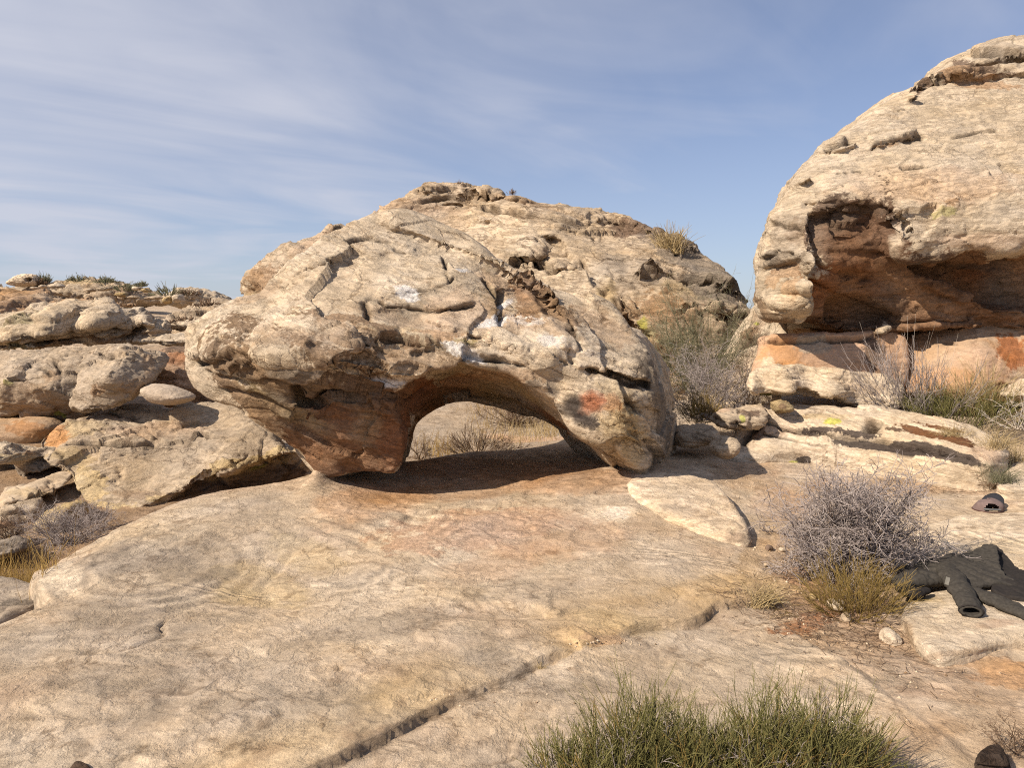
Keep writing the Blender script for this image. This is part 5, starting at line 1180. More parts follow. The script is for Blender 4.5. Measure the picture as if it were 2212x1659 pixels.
hs = [(79,622,20,7,'flat pale stone below the skyline boulder'),(97,619,14,10,'small pale upright stone beside the skyline shrub'),(126,618,38,13,'wide pale stone right of the skyline shrub'),(200,626,20,10,'small tan stone in the middle of the hilltop row'),(229,624,36,14,'large smooth tan stone on the hilltop'),
  (266,636,26,14,'grey broken stone half way down the hilltop row'),(299,623,26,13,'grey stone between two hilltop shrubs'),(319,627,28,12,'yellow tan stone left of the broad hilltop shrub'),(333,644,46,10,'long flat slab stone below the broad hilltop shrub'),(364,648,20,20,'yellow stone wedged beside the grey rounded one'),(386,644,26,22,'grey rounded stone right of the yellow one'),(290,642,28,8,'flat grey stone next to the long slab stone')]
for i, (x, y, ww, hh, lb) in enumerate(hs):
    rng = np.random.RandomState(200 + i)
    th = np.linspace(0, 2*np.pi, 9)[:-1]
    ring = [(x + ww/2*math.cos(t)*(1 + .15*rng.randn()), y - hh/2*math.sin(t)*(1 + .1*rng.randn())) for t in th]
    rock('hill_stone', lb, 'stone', ring, 24 if y > 630 else 26.5, thick=.6, bulge=.3, vox=.03, kround=.08, base=[S_CREAM*1.0, S_BEIGE, S_YELL*.95][[1,1,0,1,1,2,0,2,1,2,0,1][i] if i not in (0,1,2) else 0]*(1 if i not in (5,6,10,11) else .9), mat=M_far, seed=80+i, lump=(.04, 2.5), fine=.01, sub=0, group='stones scattered along the hilltop')
# ================================================================== PLANTS
def tubes(P, R, tint=None, sides=3):
    """P (N,K,3) polylines, R (N,K) radii -> verts, quads, tint per vertex"""
    P = np.asarray(P, float); Nn, K_, _ = P.shape
    T = np.gradient(P, axis=1); T /= np.linalg.norm(T, axis=2, keepdims=True) + 1e-9
    ref = np.where(np.abs(T[..., 2:3]) > .9, np.array([1., 0, 0]), np.array([0, 0, 1.]))
    U = np.cross(T, ref); U /= np.linalg.norm(U, axis=2, keepdims=True) + 1e-9
    Wv = np.cross(T, U)
    V = []
    for s in range(sides):
        a = 2 * math.pi * s / sides
        V.append(P + R[..., None] * (math.cos(a) * U + math.sin(a) * Wv))
    V = np.stack(V, 2).reshape(-1, 3)
    base = (np.arange(Nn)[:, None] * K_ + np.arange(K_ - 1)[None]) * sides
    Q = []
    for s in range(sides):
        s2 = (s + 1) % sides
        Q.append(np.stack([base + s, base + s2, base + sides + s2, base + sides + s], -1).reshape(-1, 4))
    Q = np.concatenate(Q)
    t = np.repeat(np.zeros(Nn) if tint is None else np.asarray(tint), K_ * sides)
    return V, Q, t

def grow(rng, start, dirn, L, K_=5, wig=0.12, droop=0.0, up=0.0):
    """wandering stems from start (N,3) along dirn with length L"""
    n = len(start)
    d = dirn / (np.linalg.norm(dirn, axis=1, keepdims=True) + 1e-9)
    P = [start]; st = (L / (K_ - 1))[:, None]
    for k in range(K_ - 1):
        P.append(P[-1] + d * st)
        d = d + rng.randn(n, 3) * wig + np.array([0, 0, up - droop])
        d /= np.linalg.norm(d, axis=1, keepdims=True) + 1e-9
    return np.stack(P, 1)

def children(rng, P, m, spread, Lf, K_=4, wig=0.1, droop=0., up=0., t0=0.25, t1=1.0):
    n, k, _ = P.shape
    pi = np.repeat(np.arange(n), m); t = rng.uniform(t0, t1, n * m) * (k - 1)
    i = np.minimum(t.astype(int), k - 2); f = (t - i)[:, None]
    s = P[pi, i] * (1 - f) + P[pi, i+1] * f
    tg = P[pi, i+1] - P[pi, i]; ln = np.linalg.norm(P[:, -1] - P[:, 0], axis=1)[pi]
    tg /= np.linalg.norm(tg, axis=1, keepdims=True) + 1e-9
    d = tg + rng.randn(n * m, 3) * spread
    L = ln * Lf * rng.uniform(.5, 1.2, n * m)
    return grow(rng, s, d, L, K_, wig, droop, up)

def rad(P, r0, r1):
    return np.linspace(r0, r1, P.shape[1])[None].repeat(len(P), 0)

class Stems:
    def __init__(s): s.V = []; s.Q = []; s.t = []; s.n = 0
    def add(s, P, r0, r1, rng, lo=0., hi=1., sides=3):
        V, Q, t = tubes(P, rad(P, r0, r1), rng.uniform(lo, hi, len(P)), sides)
        s.V.append(V); s.Q.append(Q + s.n); s.t.append(t); s.n += len(V)
    def build(s, name, mat, parent=None, o=None, **kw):
        V = np.concatenate(s.V); o = np.zeros(3) if o is None else o
        me = mesh_np(name, V - o, np.concatenate(s.Q), extra={'tint': np.concatenate(s.t)})
        return put(name, me, mat, parent=parent, loc=None if parent else o, **kw)

T_GREY = twig_mat('grey_twigs', [(.18, .145, .13), (.30, .25, .23), (.44, .38, .35)])
T_BROWN = twig_mat('brown_twigs', [(.10, .065, .04), (.19, .125, .08), (.28, .20, .14)])
T_OLIVE = twig_mat('olive_twigs', [(.13, .085, .025), (.24, .165, .05), (.34, .24, .085)])
T_GREEN = twig_mat('green_stems', [(.085, .083, .025), (.16, .148, .048), (.26, .232, .095)])
T_STRAW = twig_mat('straw', [(.26, .18, .08), (.42, .31, .15), (.58, .46, .27)])
T_SAGE = twig_mat('sage_twigs', [(.10, .10, .05), (.18, .17, .10), (.26, .24, .16)])
T_WHITE = twig_mat('bleached_twigs', [(.40, .34, .28), (.55, .48, .40), (.66, .58, .49)])
T_GOLD = twig_mat('golden_grass', [(.20, .12, .035), (.34, .22, .07), (.46, .32, .12)])

def thorn(base, w, h, n0=26, seed=0, r=.0035, up=.05, dens=1.0, flat=.75):
    """tangled ball of bare zigzag twigs"""
    rng = np.random.RandomState(seed); S = Stems()
    a = rng.uniform(0, 2*np.pi, n0); el = rng.uniform(.05, 1.0, n0)
    d = np.stack([np.cos(a) * np.sqrt(1 - el**2) * w/2, np.sin(a) * np.sqrt(1 - el**2) * w/2 * flat, el * h], -1)
    L = np.linalg.norm(d, axis=1) * rng.uniform(.8, 1.05, n0)
    P0 = grow(rng, base + rng.randn(n0, 3) * np.array([w*.07, w*.05, 0]), d, L, 7, .16, 0, up)
    S.add(P0, r * 1.5, r * .5, rng, 0, .5)
    P1 = children(rng, P0, int(6 * dens), .75, .5, 5, .22, 0, .03)
    S.add(P1, r * .55, r * .32, rng, .15, .9)
    P2 = children(rng, P1, int(5 * dens), .95, .5, 4, .25)
    S.add(P2, r * .38, r * .25, rng, .3, 1)
    P3 = children(rng, P2, int(2 * dens), 1.1, .5, 3, .25)
    S.add(P3, r * .3, r * .2, rng, .3, 1)
    return S

def broom(base, w, h, n0=60, seed=0, r=.002, lean=(0, 0), dens=1.0, spread=.45, flat=.7, basew=.3):
    """upright jointed stems in bundles (joint fir, brush)"""
    rng = np.random.RandomState(seed); S = Stems()
    u = rng.randn(n0, 2) * basew
    s = base + np.stack([u[:, 0] * w/2, u[:, 1] * w/2 * flat, 0*u[:, 0]], -1)
    d = np.stack([u[:, 0] * spread * w / h * 1.6 + rng.randn(n0) * spread * .5 + lean[0], u[:, 1] * spread + rng.randn(n0) * spread * .4 + lean[1], np.ones(n0)], -1)
    L = h * rng.uniform(.45, .85, n0) * (1.1 - .35 * np.minimum(np.abs(u[:, 0]) / (basew + 1e-6) / 2, 1))
    P0 = grow(rng, s, d, L, 5, .07)
    S.add(P0, r, r * .7, rng, 0, .6)
    P1 = children(rng, P0, int(5 * dens), .30, .62, 4, .05, 0, .04, .15, .95)
    S.add(P1, r * .75, r * .5, rng, .1, .9)
    P2 = children(rng, P1, int(2 * dens), .30, .6, 3, .04, 0, .03, .2, .9)
    S.add(P2, r * .65, r * .35, rng, .3, 1)
    return S

def tuft(base, w, h, n0=120, seed=0, r=.0012, lean=(0, 0), flat=.6, droop=.16):
    """arching grass blades"""
    rng = np.random.RandomState(seed); S = Stems()
    u = rng.randn(n0, 2) * .22
    s = base + np.stack([u[:, 0] * w/2, u[:, 1] * w/2 * flat, 0*u[:, 0]], -1)
    d = np.stack([rng.randn(n0) * .35 * w/h + lean[0], rng.randn(n0) * .3 + lean[1], np.ones(n0)], -1)
    P = grow(rng, s, d, h * rng.uniform(.5, 1.15, n0), 6, .05, droop)
    S.add(P, r, r * .3, rng)
    return S

def place(px, py, dy=None):
    p = gp(px, py, dy)
    return p
def size(p, wpx, hpx):
    f = np.linalg.norm(p - CAM) / math.hypot(FPX, 0)
    return wpx * f, hpx * f

def bush(fn, mat, name, label, cat, px, py, wpx, hpx, Y=None, part=None, second=None, group=None, sink=.01, **kw):
    p = W(px, py, Y) if Y is not None else place(px, py, 26)
    w_, h_ = size(p, wpx, hpx)
    p = p - np.array([0, 0, sink])
    S = fn(p, w_, h_, **kw)
    if part is None:
        return S.build(name, mat, o=p, label=label, cat=cat, group=group)
    t = thing(name, p, label, cat, group)
    S.build(part, mat, t, p)
    if second:
        f2, m2, n2, k2 = second
        q = p + np.array(k2.pop('off', (0, 0, 0)), float)
        f2(q, w_ * k2.pop('ws', 1), h_ * k2.pop('hs', 1), **k2).build(n2, m2, t, p)
    return t

# --- near plants
def joint_fir():
    p0 = G(1560, 1700, -.05)
    t = thing('joint_fir_bush', p0, 'dense green jointed bush sprouting upright stems at the bottom of the view', 'bush')
    S = Stems(); D = Stems()
    cl = [(1215, 1700, 150, 190, 34, -.10), (1290, 1705, 150, 205, 40, -.05), (1375, 1700, 170, 315, 84, 0.0), (1440, 1705, 150, 230, 50, .06), (1520, 1700, 140, 245, 56, -.05), (1580, 1705, 120, 200, 40, 0), (1645, 1700, 150, 300, 80, .03),
          (1720, 1705, 140, 215, 50, .08), (1785, 1700, 160, 285, 76, .06), (1850, 1710, 120, 200, 40, .10), (1895, 1720, 100, 140, 18, .12), (1330, 1740, 200, 240, 60, 0), (1480, 1740, 200, 250, 60, 0), (1620, 1740, 200, 250, 60, 0), (1740, 1740, 200, 240, 60, 0)]
    for i, (x, y, wp, hp, n, ln) in enumerate(cl):
        b = G(x, y, -.06); w_, h_ = size(b, wp, hp * .58)
        s = broom(b, w_, h_, n, 700 + i, .0017, (ln, .0), 1.0, .34, .8, .34)
        S.V += s.V; S.t += s.t; S.Q += [q + S.n for q in s.Q]
        # re-offset quads: each block was numbered from zero inside its own bundle
        S.n += s.n
        d_ = thorn(b, w_ * 1.05, h_ * .85, 9, 760 + i, .0026, dens=.75)
        D.V += d_.V; D.t += d_.t; D.Q += [q + D.n for q in d_.Q]; D.n += d_.n
    B = Stems()
    for i, (x, y, wp, hp, n, ln) in enumerate(cl):
        b = G(x, y, -.06); w_, h_ = size(b, wp, hp * .55)
        s = broom(b, w_, h_, max(5, n // 5), 790 + i, .0019, (ln, .0), .8, .45, .8, .36)
        B.V += s.V; B.t += s.t; B.Q += [q + B.n for q in s.Q]; B.n += s.n
    S.build('green_stems', T_GREEN, t, p0); D.build('dry_twigs', T_GREY, t, p0); B.build('straw_stems', T_OLIVE, t, p0)
joint_fir()
bush(thorn, T_GREY, 'thorn_bush', 'bare grey tangled thorn bush between the varnished slab and the jacket', 'bush', 1838, 1240, 250, 212, None, n0=74, seed=801, r=.0056, up=-.02, dens=1.4)
bush(thorn, T_GREY, 'fallen_twigs', 'low sprawling bare twigs left of the grey thorn bush', 'twigs', 1668, 1150, 110, 34, None, n0=9, seed=802, r=.003, dens=.8)
bush(broom, T_OLIVE, 'olive_bush', 'small olive brown bush beside the jacket under the thorn bush', 'bush', 1852, 1328, 130, 108, None, n0=110, seed=803, r=.0016, spread=.75, basew=.42, dens=1.1)
bush(tuft, T_STRAW, 'grass_tuft', 'straw coloured grass tuft bent over the end of the slab crack', 'grass', 1632, 1306, 130, 62, None, n0=170, seed=804, r=.0016, lean=(.7, .1), droop=.10)
bush(thorn, T_BROWN, 'twig_bush', 'brown dry twigs at the right edge above the dark stone', 'bush', 2200, 1628, 130, 75, None, n0=14, seed=805, r=.002)
bush(tuft, T_STRAW, 'weed', 'tiny dry weed rooted in the long crack of the slab', 'weed', 1168, 1441, 40, 20, None, n0=30, seed=806, r=.0008)
# --- right hand plants
bush(broom, T_GREY, 'grey_shrub', 'leaning grey stemmed shrub in front of the orange blocks', 'shrub', 1965, 908, 140, 160, 7.9, n0=40, seed=811, r=.0032, lean=(-.30, 0), spread=.55, basew=.35, part='grey_stems', second=(tuft, T_WHITE, 'pale_stalks', dict(n0=16, seed=812, r=.0026, hs=1.15, ws=1.3, droop=-.01)))
bush(broom, T_GREEN, 'green_shrub', 'bushy green jointed shrub right of the leaning grey one', 'shrub', 2080, 922, 180, 95, 7.75, n0=100, seed=813, r=.0024, spread=.6, basew=.45)
bush(broom, T_STRAW, 'dry_shrub', 'tan dry stalks rising behind the green shrub', 'shrub', 2140, 900, 140, 110, 7.95, n0=36, seed=814, r=.0024, lean=(.1, 0), spread=.7, basew=.4)
bush(thorn, T_WHITE, 'dead_branches', 'bleached white dead branches at the right edge by the green shrub', 'branches', 2200, 925, 120, 75, 7.4, n0=16, seed=815, r=.0038, dens=.6)
for i, (x, y, a, b, lb) in enumerate([(2150, 968, 120, 50, 'matted dry grass at the upper end of the varnished slab'), (2190, 1000, 100, 50, 'dry grass strip between the varnished slab and the right edge'), (2165, 1040, 110, 45, 'grey dry grass at the tip of the varnished slab above the cap'), (2060, 940, 110, 30, 'short dry grass below the green shrub')]):
    bush(tuft, T_STRAW if i != 2 else T_SAGE, 'dry_grass', lb, 'grass', x, y, a, b, None, n0=190, seed=820+i, r=.0016, droop=.14, group='dry grass around the varnished slab')
# --- brush in the gap
bush(thorn, T_SAGE, 'tall_brush', 'tall hazy olive grey brush against the dome right of the arch', 'shrub', 1520, 850, 210, 205, 9.6, n0=30, seed=831, r=.0045, dens=1.3, part='stems', second=(broom, T_SAGE, 'upper_twigs', dict(n0=44, seed=832, r=.003, ws=.9, hs=.95, spread=.6, basew=.4)))
bush(thorn, T_GREY, 'tangled_brush', 'pale grey tangled brush in front of the smooth fin of rock', 'shrub', 1525, 905, 220, 140, 8.6, n0=38, seed=833, r=.0045, dens=1.25)
bush(thorn, T_BROWN, 'bare_shrub', 'dark bare shrub on the right of the tangled grey brush', 'shrub', 1610, 880, 90, 130, 8.9, n0=20, seed=834, r=.004, dens=1.1)
bush(broom, T_OLIVE, 'yellow_shrub', 'small yellow brown shrub at the foot of the tangled brush', 'shrub', 1512, 912, 70, 66, 8.2, n0=60, seed=835, r=.002, spread=.5, basew=.4)
# --- on the dome
bush(tuft, T_STRAW, 'dome_grass', 'big straw coloured grass clump growing high on the dome', 'grass', 1448, 548, 90, 64, None, n0=220, seed=841, r=.006, droop=.08)
bush(tuft, T_BROWN, 'summit_tuft', 'tiny brown tuft on the very top of the dome', 'grass', 992, 396, 30, 11, 15.6, n0=22, seed=842, r=.004)
bush(broom, T_BROWN, 'summit_tuft', 'small round tuft on the skyline just right of the dome top', 'grass', 1105, 419, 26, 10, 15.2, n0=16, seed=843, r=.004)
# --- seen through the arch
bush(broom, T_BROWN, 'dark_shrub', 'dark brown shrub just beyond the arch opening', 'shrub', 1030, 978, 130, 58, 9.6, n0=80, seed=851, r=.0032, spread=.7, basew=.45)
bush(thorn, T_BROWN, 'twiggy_shrub', 'spreading dark twigs under the roof of the arch, farther back', 'shrub', 1115, 915, 170, 60, 11.5, n0=34, seed=852, r=.005, dens=1.1)
bush(thorn, T_BROWN, 'low_shrub', 'thin dark twigs beside the inner side of the left leg', 'shrub', 905, 992, 60, 60, 9.2, n0=12, seed=853, r=.004)
def grass_field(name, label, pts, mat, n, h, seed, r=.003):
    rng = np.random.RandomState(seed); S = Stems()
    P = []
    for _ in range(n):
        i = rng.randint(len(pts)); x, y, sx, sy, z, Y = pts[i]
        q = W(x + rng.randn() * sx, y, Y + rng.randn() * sy)
        hh = BVHS['ground'].ray_cast(Vector((q[0], q[1], 6)), Vector((0, 0, -1)))
        if hh[0] is not None: P.append(np.array(hh[0]))
    P = np.array(P)
    d = np.stack([rng.randn(len(P)) * .3, rng.randn(len(P)) * .25, np.ones(len(P))], -1)
    L = h * rng.uniform(.5, 1.2, len(P))
    S.add(grow(rng, P, d, L, 5, .06, .10), r, r * .3, rng)
    S.build(name, mat, kind='stuff', label=label, cat='grass')
grass_field('dry_grass_patch', 'pale straw grass growing beyond the arch', [(1150, 930, 60, .5, 0, 11.2), (1090, 920, 50, .5, 0, 10.8), (1190, 925, 30, .4, 0, 10.8)], T_STRAW, 500, .22, 861)
grass_field('golden_grass_patch', 'golden brown grass behind the dark shrub under the arch', [(1060, 925, 30, .5, 0, 12.0), (950, 960, 25, .3, 0, 10.0)], T_GOLD, 260, .24, 862)
grass_field('gully_grass', 'golden brown grass filling the shaded gully in the left corner', [(40, 1230, 45, .28, 0, 5.2), (90, 1225, 16, .2, 0, 5.0), (10, 1200, 40, .3, 0, 5.6), (70, 1200, 30, .2, 0, 5.5)], T_GOLD, 3000, .24, 863, .0022)
# --- left plants
bush(thorn, T_GREY, 'grey_bush', 'low grey bare bush in the gully at the crest of the slab', 'bush', 160, 1172, 170, 66, 6.0, n0=40, seed=871, r=.0032, dens=1.2)
bush(thorn, T_BROWN, 'brown_bush', 'small reddish brown bush at the left edge over the split boulder', 'bush', 22, 1165, 80, 60, 6.5, n0=22, seed=872, r=.003)
bush(thorn, T_GREY, 'crest_twigs', 'thin dry twigs between the tilted slab and the crest', 'twigs', 205, 1130, 70, 40, 6.9, n0=16, seed=873, r=.003)
# --- hilltop and far slope shrubs
far = [(81,614,26,17,T_BROWN,'brown rounded shrub beside the skyline boulder'),(97,612,13,18,T_SAGE,'thin grey green shrub touching the brown one'),(170,607,32,14,T_SAGE,'flat topped shrub alone on the skyline'),(229,609,28,14,T_SAGE,'small rounded green shrub on the skyline'),
  (270,627,36,18,T_SAGE,'green shrub below the skyline left of the grey stone'),(304,617,15,11,T_SAGE,'tiny grey shrub on the skyline'),(369,636,66,22,T_SAGE,'broad dark green shrub on the hilltop, widest of all'),(409,636,30,14,T_BROWN,'brown shrub right of the broad green one'),
  (449,662,34,18,T_BROWN,'dark shrub highest on the far slope'),(435,680,38,12,T_BROWN,'middle dark shrub on the far slope'),(403,692,30,14,T_BROWN,'lower dark shrub on the far slope'),(369,698,32,12,T_BROWN,'lowest dark shrub at the left foot of the far slope')]
for i, (x, y, a, b, m_, lb) in enumerate(far):
    bush(broom, m_, 'far_shrub', lb, 'shrub', x, y, a, b, None, n0=55, seed=880+i, r=.011, spread=.75, basew=.5, dens=.9, sink=.03, group='shrubs on the distant slopes')

# --- loose stones and litter
sm = [(1930,1382,44,34,'pale rounded cobble on the sand below the olive bush',S_CREAM*1.05),(1757,1291,17,15,'round ochre pebble left of the olive bush',S_YELL),(1812,1313,42,26,'half buried tan stone under the olive bush',S_CREAM*.9),(1830,1338,20,26,'small upright tan stone below the half buried one',S_BEIGE),
  (1692,1189,16,13,'small pale pebble at the left foot of the thorn bush',S_CREAM),(1663,1186,18,12,'dark brown pebble left of the pale one',S_DARK*2),(1711,1196,12,10,'tiny grey pebble by the thorn bush',S_GREY),(1655,1222,12,9,'tiny tan pebble on the slab edge',S_BEIGE)]
for i, (x, y, a, b, lb, c_) in enumerate(sm):
    p = gp(x, y + b * .3); rng = np.random.RandomState(930 + i)
    rng_ = [(x + a/2*math.cos(t)*(1+.12*rng.randn()), y - b/2*math.sin(t)*(1+.12*rng.randn())) for t in np.linspace(0, 2*np.pi, 9)[:-1]]
    f = np.linalg.norm(p - CAM) / FPX
    rock('pebble' if a < 20 else 'cobble', lb, 'stone', rng_, p[1], thick=a*f*.7, bulge=a*f*.35, vox=max(.0045, a*f/22), kround=a*f*.25, base=c_, mat=M_slab, seed=930+i, lump=(a*f*.1, 1/(a*f)), strata=(a*f*.03, 30, 0), fine=a*f*.015, blocky=(1.6/(a*f), a*f*.2))
def litter():
    rng = np.random.RandomState(950); S = Stems(); P = []; dd = []
    for cx_, cy__, sx, sy, n in ((1760,1330,70,26,330),(1850,1370,70,22,200),(1740,1250,70,40,240),(1640,1290,50,16,140),(1960,1440,60,30,30),(2010,1500,60,40,15),(2080,1060,60,6,120),(1800,1200,80,24,120),(1900,1400,60,20,90)):
        for _ in range(n):
            h = hit(BVHS['ground'], cx_ + rng.randn() * sx, cy__ + rng.randn() * sy)
            if h is not None: P.append(h + np.array([0, 0, .004])); a = rng.uniform(0, 6.28); dd.append((math.cos(a), math.sin(a), rng.uniform(-.02, .12)))
    P = np.array(P); dd = np.array(dd)
    S.add(grow(rng, P, dd, rng.uniform(.02, .11, len(P)), 4, .2, .02), .0016, .0009, rng)
    S.build('twig_litter', T_BROWN, kind='stuff', label='dry twigs and litter scattered over the sand', cat='litter')
    n = 900; V = []; 
    S2 = Stems(); P = []
    for cx_, cy__, sx, sy, n in ((1700,1200,50,14,60),(1770,1340,80,30,120),(1600,1050,60,12,40),(1640,1020,50,8,40),(1850,1440,80,26,25),(1960,1500,80,40,15),(1300,1388,60,6,30),(1000,1512,120,9,16),(1690,1270,40,20,40)):
        for _ in range(n):
            h = hit(BVHS['ground'], cx_ + rng.randn() * sx, cy__ + rng.randn() * sy)
            if h is not None: P.append(h)
    P = np.array(P); m = len(P); r = rng.uniform(.004, .011, m)
    oc = np.array([[1,0,0],[0,1,0],[-1,0,0],[0,-1,0],[0,0,.8],[0,0,-.8]], float)
    V = (P[:, None] + oc[None] * r[:, None, None] * rng.uniform(.6, 1.3, (m, 6, 1))).reshape(-1, 3)
    F = np.array([[0,1,4],[1,2,4],[2,3,4],[3,0,4],[1,0,5],[2,1,5],[3,2,5],[0,3,5]])
    Q = (np.arange(m)[:, None, None] * 6 + F[None]).reshape(-1, 3)
    C = np.repeat(np.array([S_CREAM, S_BEIGE, S_BROWN])[rng.randint(0, 3, m)], 6, 0)
    put('grit', mesh_np('grit', V, Q, C, smooth=False), M_smooth, kind='stuff', label='small gravel chips strewn over the sandy hollows', cat='gravel')
litter()
log('plants')
# ================================================================== JACKET AND CAP
M_cloth = plain('charcoal_canvas', (.050, .044, .037), .9, .30, 60, .15, .5)
M_cloth2 = plain('dark_lining', (.030, .026, .024), .95, .2, 60, .1, .3)
M_patch = plain('grey_patch', (.16, .15, .13), .8, .1, 40)
def cloth_mesh(name, D, lo, h, mat, parent, o, wr=.010, seed=0, sub=0):
    V, Q = surface_nets(D, lo, (h, h, h))
    V = relax(V, Q, 2, .5)
    Nn = vnormals(V, Q)
    # drawn folds: long soft wrinkles and small creases
    wq = V + 0.03 * np.stack([fbm(V * 9, 2, seed + 7), fbm(V * 9, 2, seed + 8), fbm(V * 9, 2, seed + 9)], -1)
    cr1 = np.abs(pnoise(wq * np.array([9., 20., 12.]), seed)); cr2 = np.abs(pnoise(wq * np.array([26., 15., 20.]), seed + 1))
    V = V + Nn * (wr * 1.15 * (np.sqrt(cr1 + .004) - .5) + wr * .4 * (np.sqrt(cr2 + .004) - .5) + wr * .2 * fbm(V * 45, 2, seed + 3))[:, None]
    return put(name, mesh_np(name, V - o, Q), mat, parent=parent)
def chain_sd(X, Y, Z, pts, flat=.75):
    d = np.full(X.shape, 9., f32)
    pts = np.array(pts)
    for a, b in zip(pts[:-1], pts[1:]):
        e = b[:3] - a[:3]; L = e @ e
        t = np.clip(((X-a[0])*e[0] + (Y-a[1])*e[1] + (Z-a[2])*e[2]) / L, 0, 1)
        dx = X - a[0] - t*e[0]; dy = Y - a[1] - t*e[1]; dz = (Z - a[2] - t*e[2]) / flat
        d = smin(d, np.sqrt(dx*dx + dy*dy + dz*dz) - (a[3] + t*(b[3]-a[3])), .03)
    return d
def grid(lo, hi, h):
    ax = [np.arange(lo[k], hi[k], h) for k in range(3)]
    return np.meshgrid(*ax, indexing='ij')
def gz(x, y):
    best = -9
    for k, b in BVHS.items():
        if k == 'ground' or k.startswith('jacket_slab') or k.startswith('cap_slab'):
            r = b.ray_cast(Vector((x, y, 2)), Vector((0, 0, -1)))
            if r[0] is not None: best = max(best, r[0][2])
    return best
def jacket():
    c = G(2080, 1260, .03); zf = gz(c[0], c[1])
    t = thing('jacket', np.array([c[0], c[1], zf]), 'dark charcoal jacket tossed on the cream slab with one sleeve reaching forward', 'jacket')
    o = np.array([c[0], c[1], zf])
    h = .0068
    def pt(px, py, dz, r):
        p = G(px, py, zf + dz * .62); return [p[0], p[1], p[2], r]
    def sheet(name, poly, zs, thick, mat, seed, wr=.008, edge=.012):
        P = smooth_poly(np.array([G(a, b, zf + z * .62)[:2] for a, b, z in poly]), 4)
        lo = np.array([P[:, 0].min() - .03, P[:, 1].min() - .03, zf - .05]); hi = np.array([P[:, 0].max() + .03, P[:, 1].max() + .03, zf + .28])
        X, Y, Z = grid(lo, hi, h)
        sd = poly_sd(P, X[:, :, 0], Y[:, :, 0]) + .010 * fbm(np.stack([X[:, :, 0].ravel()*9, Y[:, :, 0].ravel()*9, 0*X[:, :, 0].ravel()], -1), 3, seed).reshape(X.shape[:2])
        pp = np.array([G(a, b, zf + z * .62) for a, b, z in zs])
        top = rbf(pp[:, :2], pp[:, 2], X[:, :, 0], Y[:, :, 0], .06)
        xy = np.stack([X[:, :, 0].ravel(), Y[:, :, 0].ravel(), 0*X[:, :, 0].ravel()], -1)
        th = math.radians(35)
        fold = np.abs(pnoise(np.stack([(xy[:, 0]*math.cos(th) + xy[:, 1]*math.sin(th)) * 13, (-xy[:, 0]*math.sin(th) + xy[:, 1]*math.cos(th)) * 4, xy[:, 2]], -1), seed + 1)).reshape(X.shape[:2])
        top = top + .026 * fold
        D = smax(np.broadcast_to(sd[..., None], X.shape), Z - top[..., None], .010)
        D = smax(D, (top[..., None] - thick * .6) - Z, .008)
        return cloth_mesh(name, D.astype(f32), lo, h, mat, t, o, wr, seed)
    def tube(name, pts, mat, seed, flat=.75, hollow=None, wr=.010):
        pts = np.array([pt(*p) for p in pts])
        lo = pts[:, :3].min(0) - pts[:, 3].max() - .03; hi = pts[:, :3].max(0) + pts[:, 3].max() + .03
        X, Y, Z = grid(lo, hi, h)
        D = chain_sd(X, Y, Z, pts, flat)
        if hollow is not None:
            e = pts[-1, :3] - pts[-2, :3]; e /= np.linalg.norm(e)
            q = pts[-1, :3]
            D = smax(D, (X-q[0])*e[0] + (Y-q[1])*e[1] + (Z-q[2])*e[2], .008)
            a = q - e * .16; b = q + e * .1
            D = smax(D, -chain_sd(X, Y, Z, [[*a, pts[-1, 3]*.55], [*b, pts[-1, 3]*.78]], flat * .8), .008)
        return cloth_mesh(name, D.astype(f32), lo, h, mat, t, o, wr, seed)
    sheet('body', [(1972,1224,.10),(1996,1212,.13),(2022,1208,.14),(2052,1200,.14),(2105,1198,.12),(2124,1192,.13),(2150,1183,.17),(2158,1212,.12),(2166,1240,.08),(2202,1267,.05),(2150,1268,.04),(2100,1272,.04),(2050,1262,.05),(2000,1244,.08)],
          [(1980,1226,.10),(2022,1215,.15),(2060,1208,.16),(2110,1204,.14),(2148,1188,.19),(2060,1235,.13),(2110,1235,.12),(2150,1230,.11),(2100,1262,.07),(2160,1258,.07),(2195,1266,.05),(2010,1240,.09)], .05, M_cloth, 11)
    sheet('back_panel', [(2150,1188,.10),(2182,1217,.06),(2215,1238,.04),(2300,1262,.03),(2320,1310,.02),(2215,1298,.03),(2168,1288,.03),(2140,1276,.03),(2150,1250,.05)],
          [(2152,1195,.12),(2185,1222,.07),(2215,1245,.06),(2290,1270,.05),(2215,1290,.045),(2150,1274,.05),(2170,1250,.07)], .09, M_cloth2, 12)
    sl = tube('sleeve', [(2036,1222,.11,.062),(2056,1246,.12,.066),(2076,1276,.095,.062),(2090,1302,.07,.058),(2099,1323,.058,.057)], M_cloth, 13, .55, True)
    tube('sleeve', [(2100,1278,.05,.052),(2140,1294,.05,.058),(2180,1312,.045,.058),(2230,1332,.04,.055),(2290,1352,.04,.05)], M_cloth, 14, .5)
    tube('hood', [(2040,1252,.07,.05),(2005,1250,.075,.066),(1972,1252,.07,.072),(1952,1258,.06,.066)], M_cloth, 15, .6, None, .014)
    tube('hood_lining', [(1950,1272,.035,.045),(1972,1280,.035,.045),(1998,1277,.03,.035)], M_cloth2, 16, .55)
    tube('collar', [(1946,1234,.08,.032),(1970,1232,.09,.034),(1995,1236,.09,.03)], M_cloth2, 17, .7)
    # cuff band and stitched hem
    e = np.array(pt(2099,1323,.058,0)[:3]) - np.array(pt(2090,1302,.07,0)[:3]); e /= np.linalg.norm(e); q = np.array(pt(2099,1323,.058,0)[:3]) - e * .012
    u = np.cross(e, [0, 0, 1.]); u /= np.linalg.norm(u); v = np.cross(u, e)
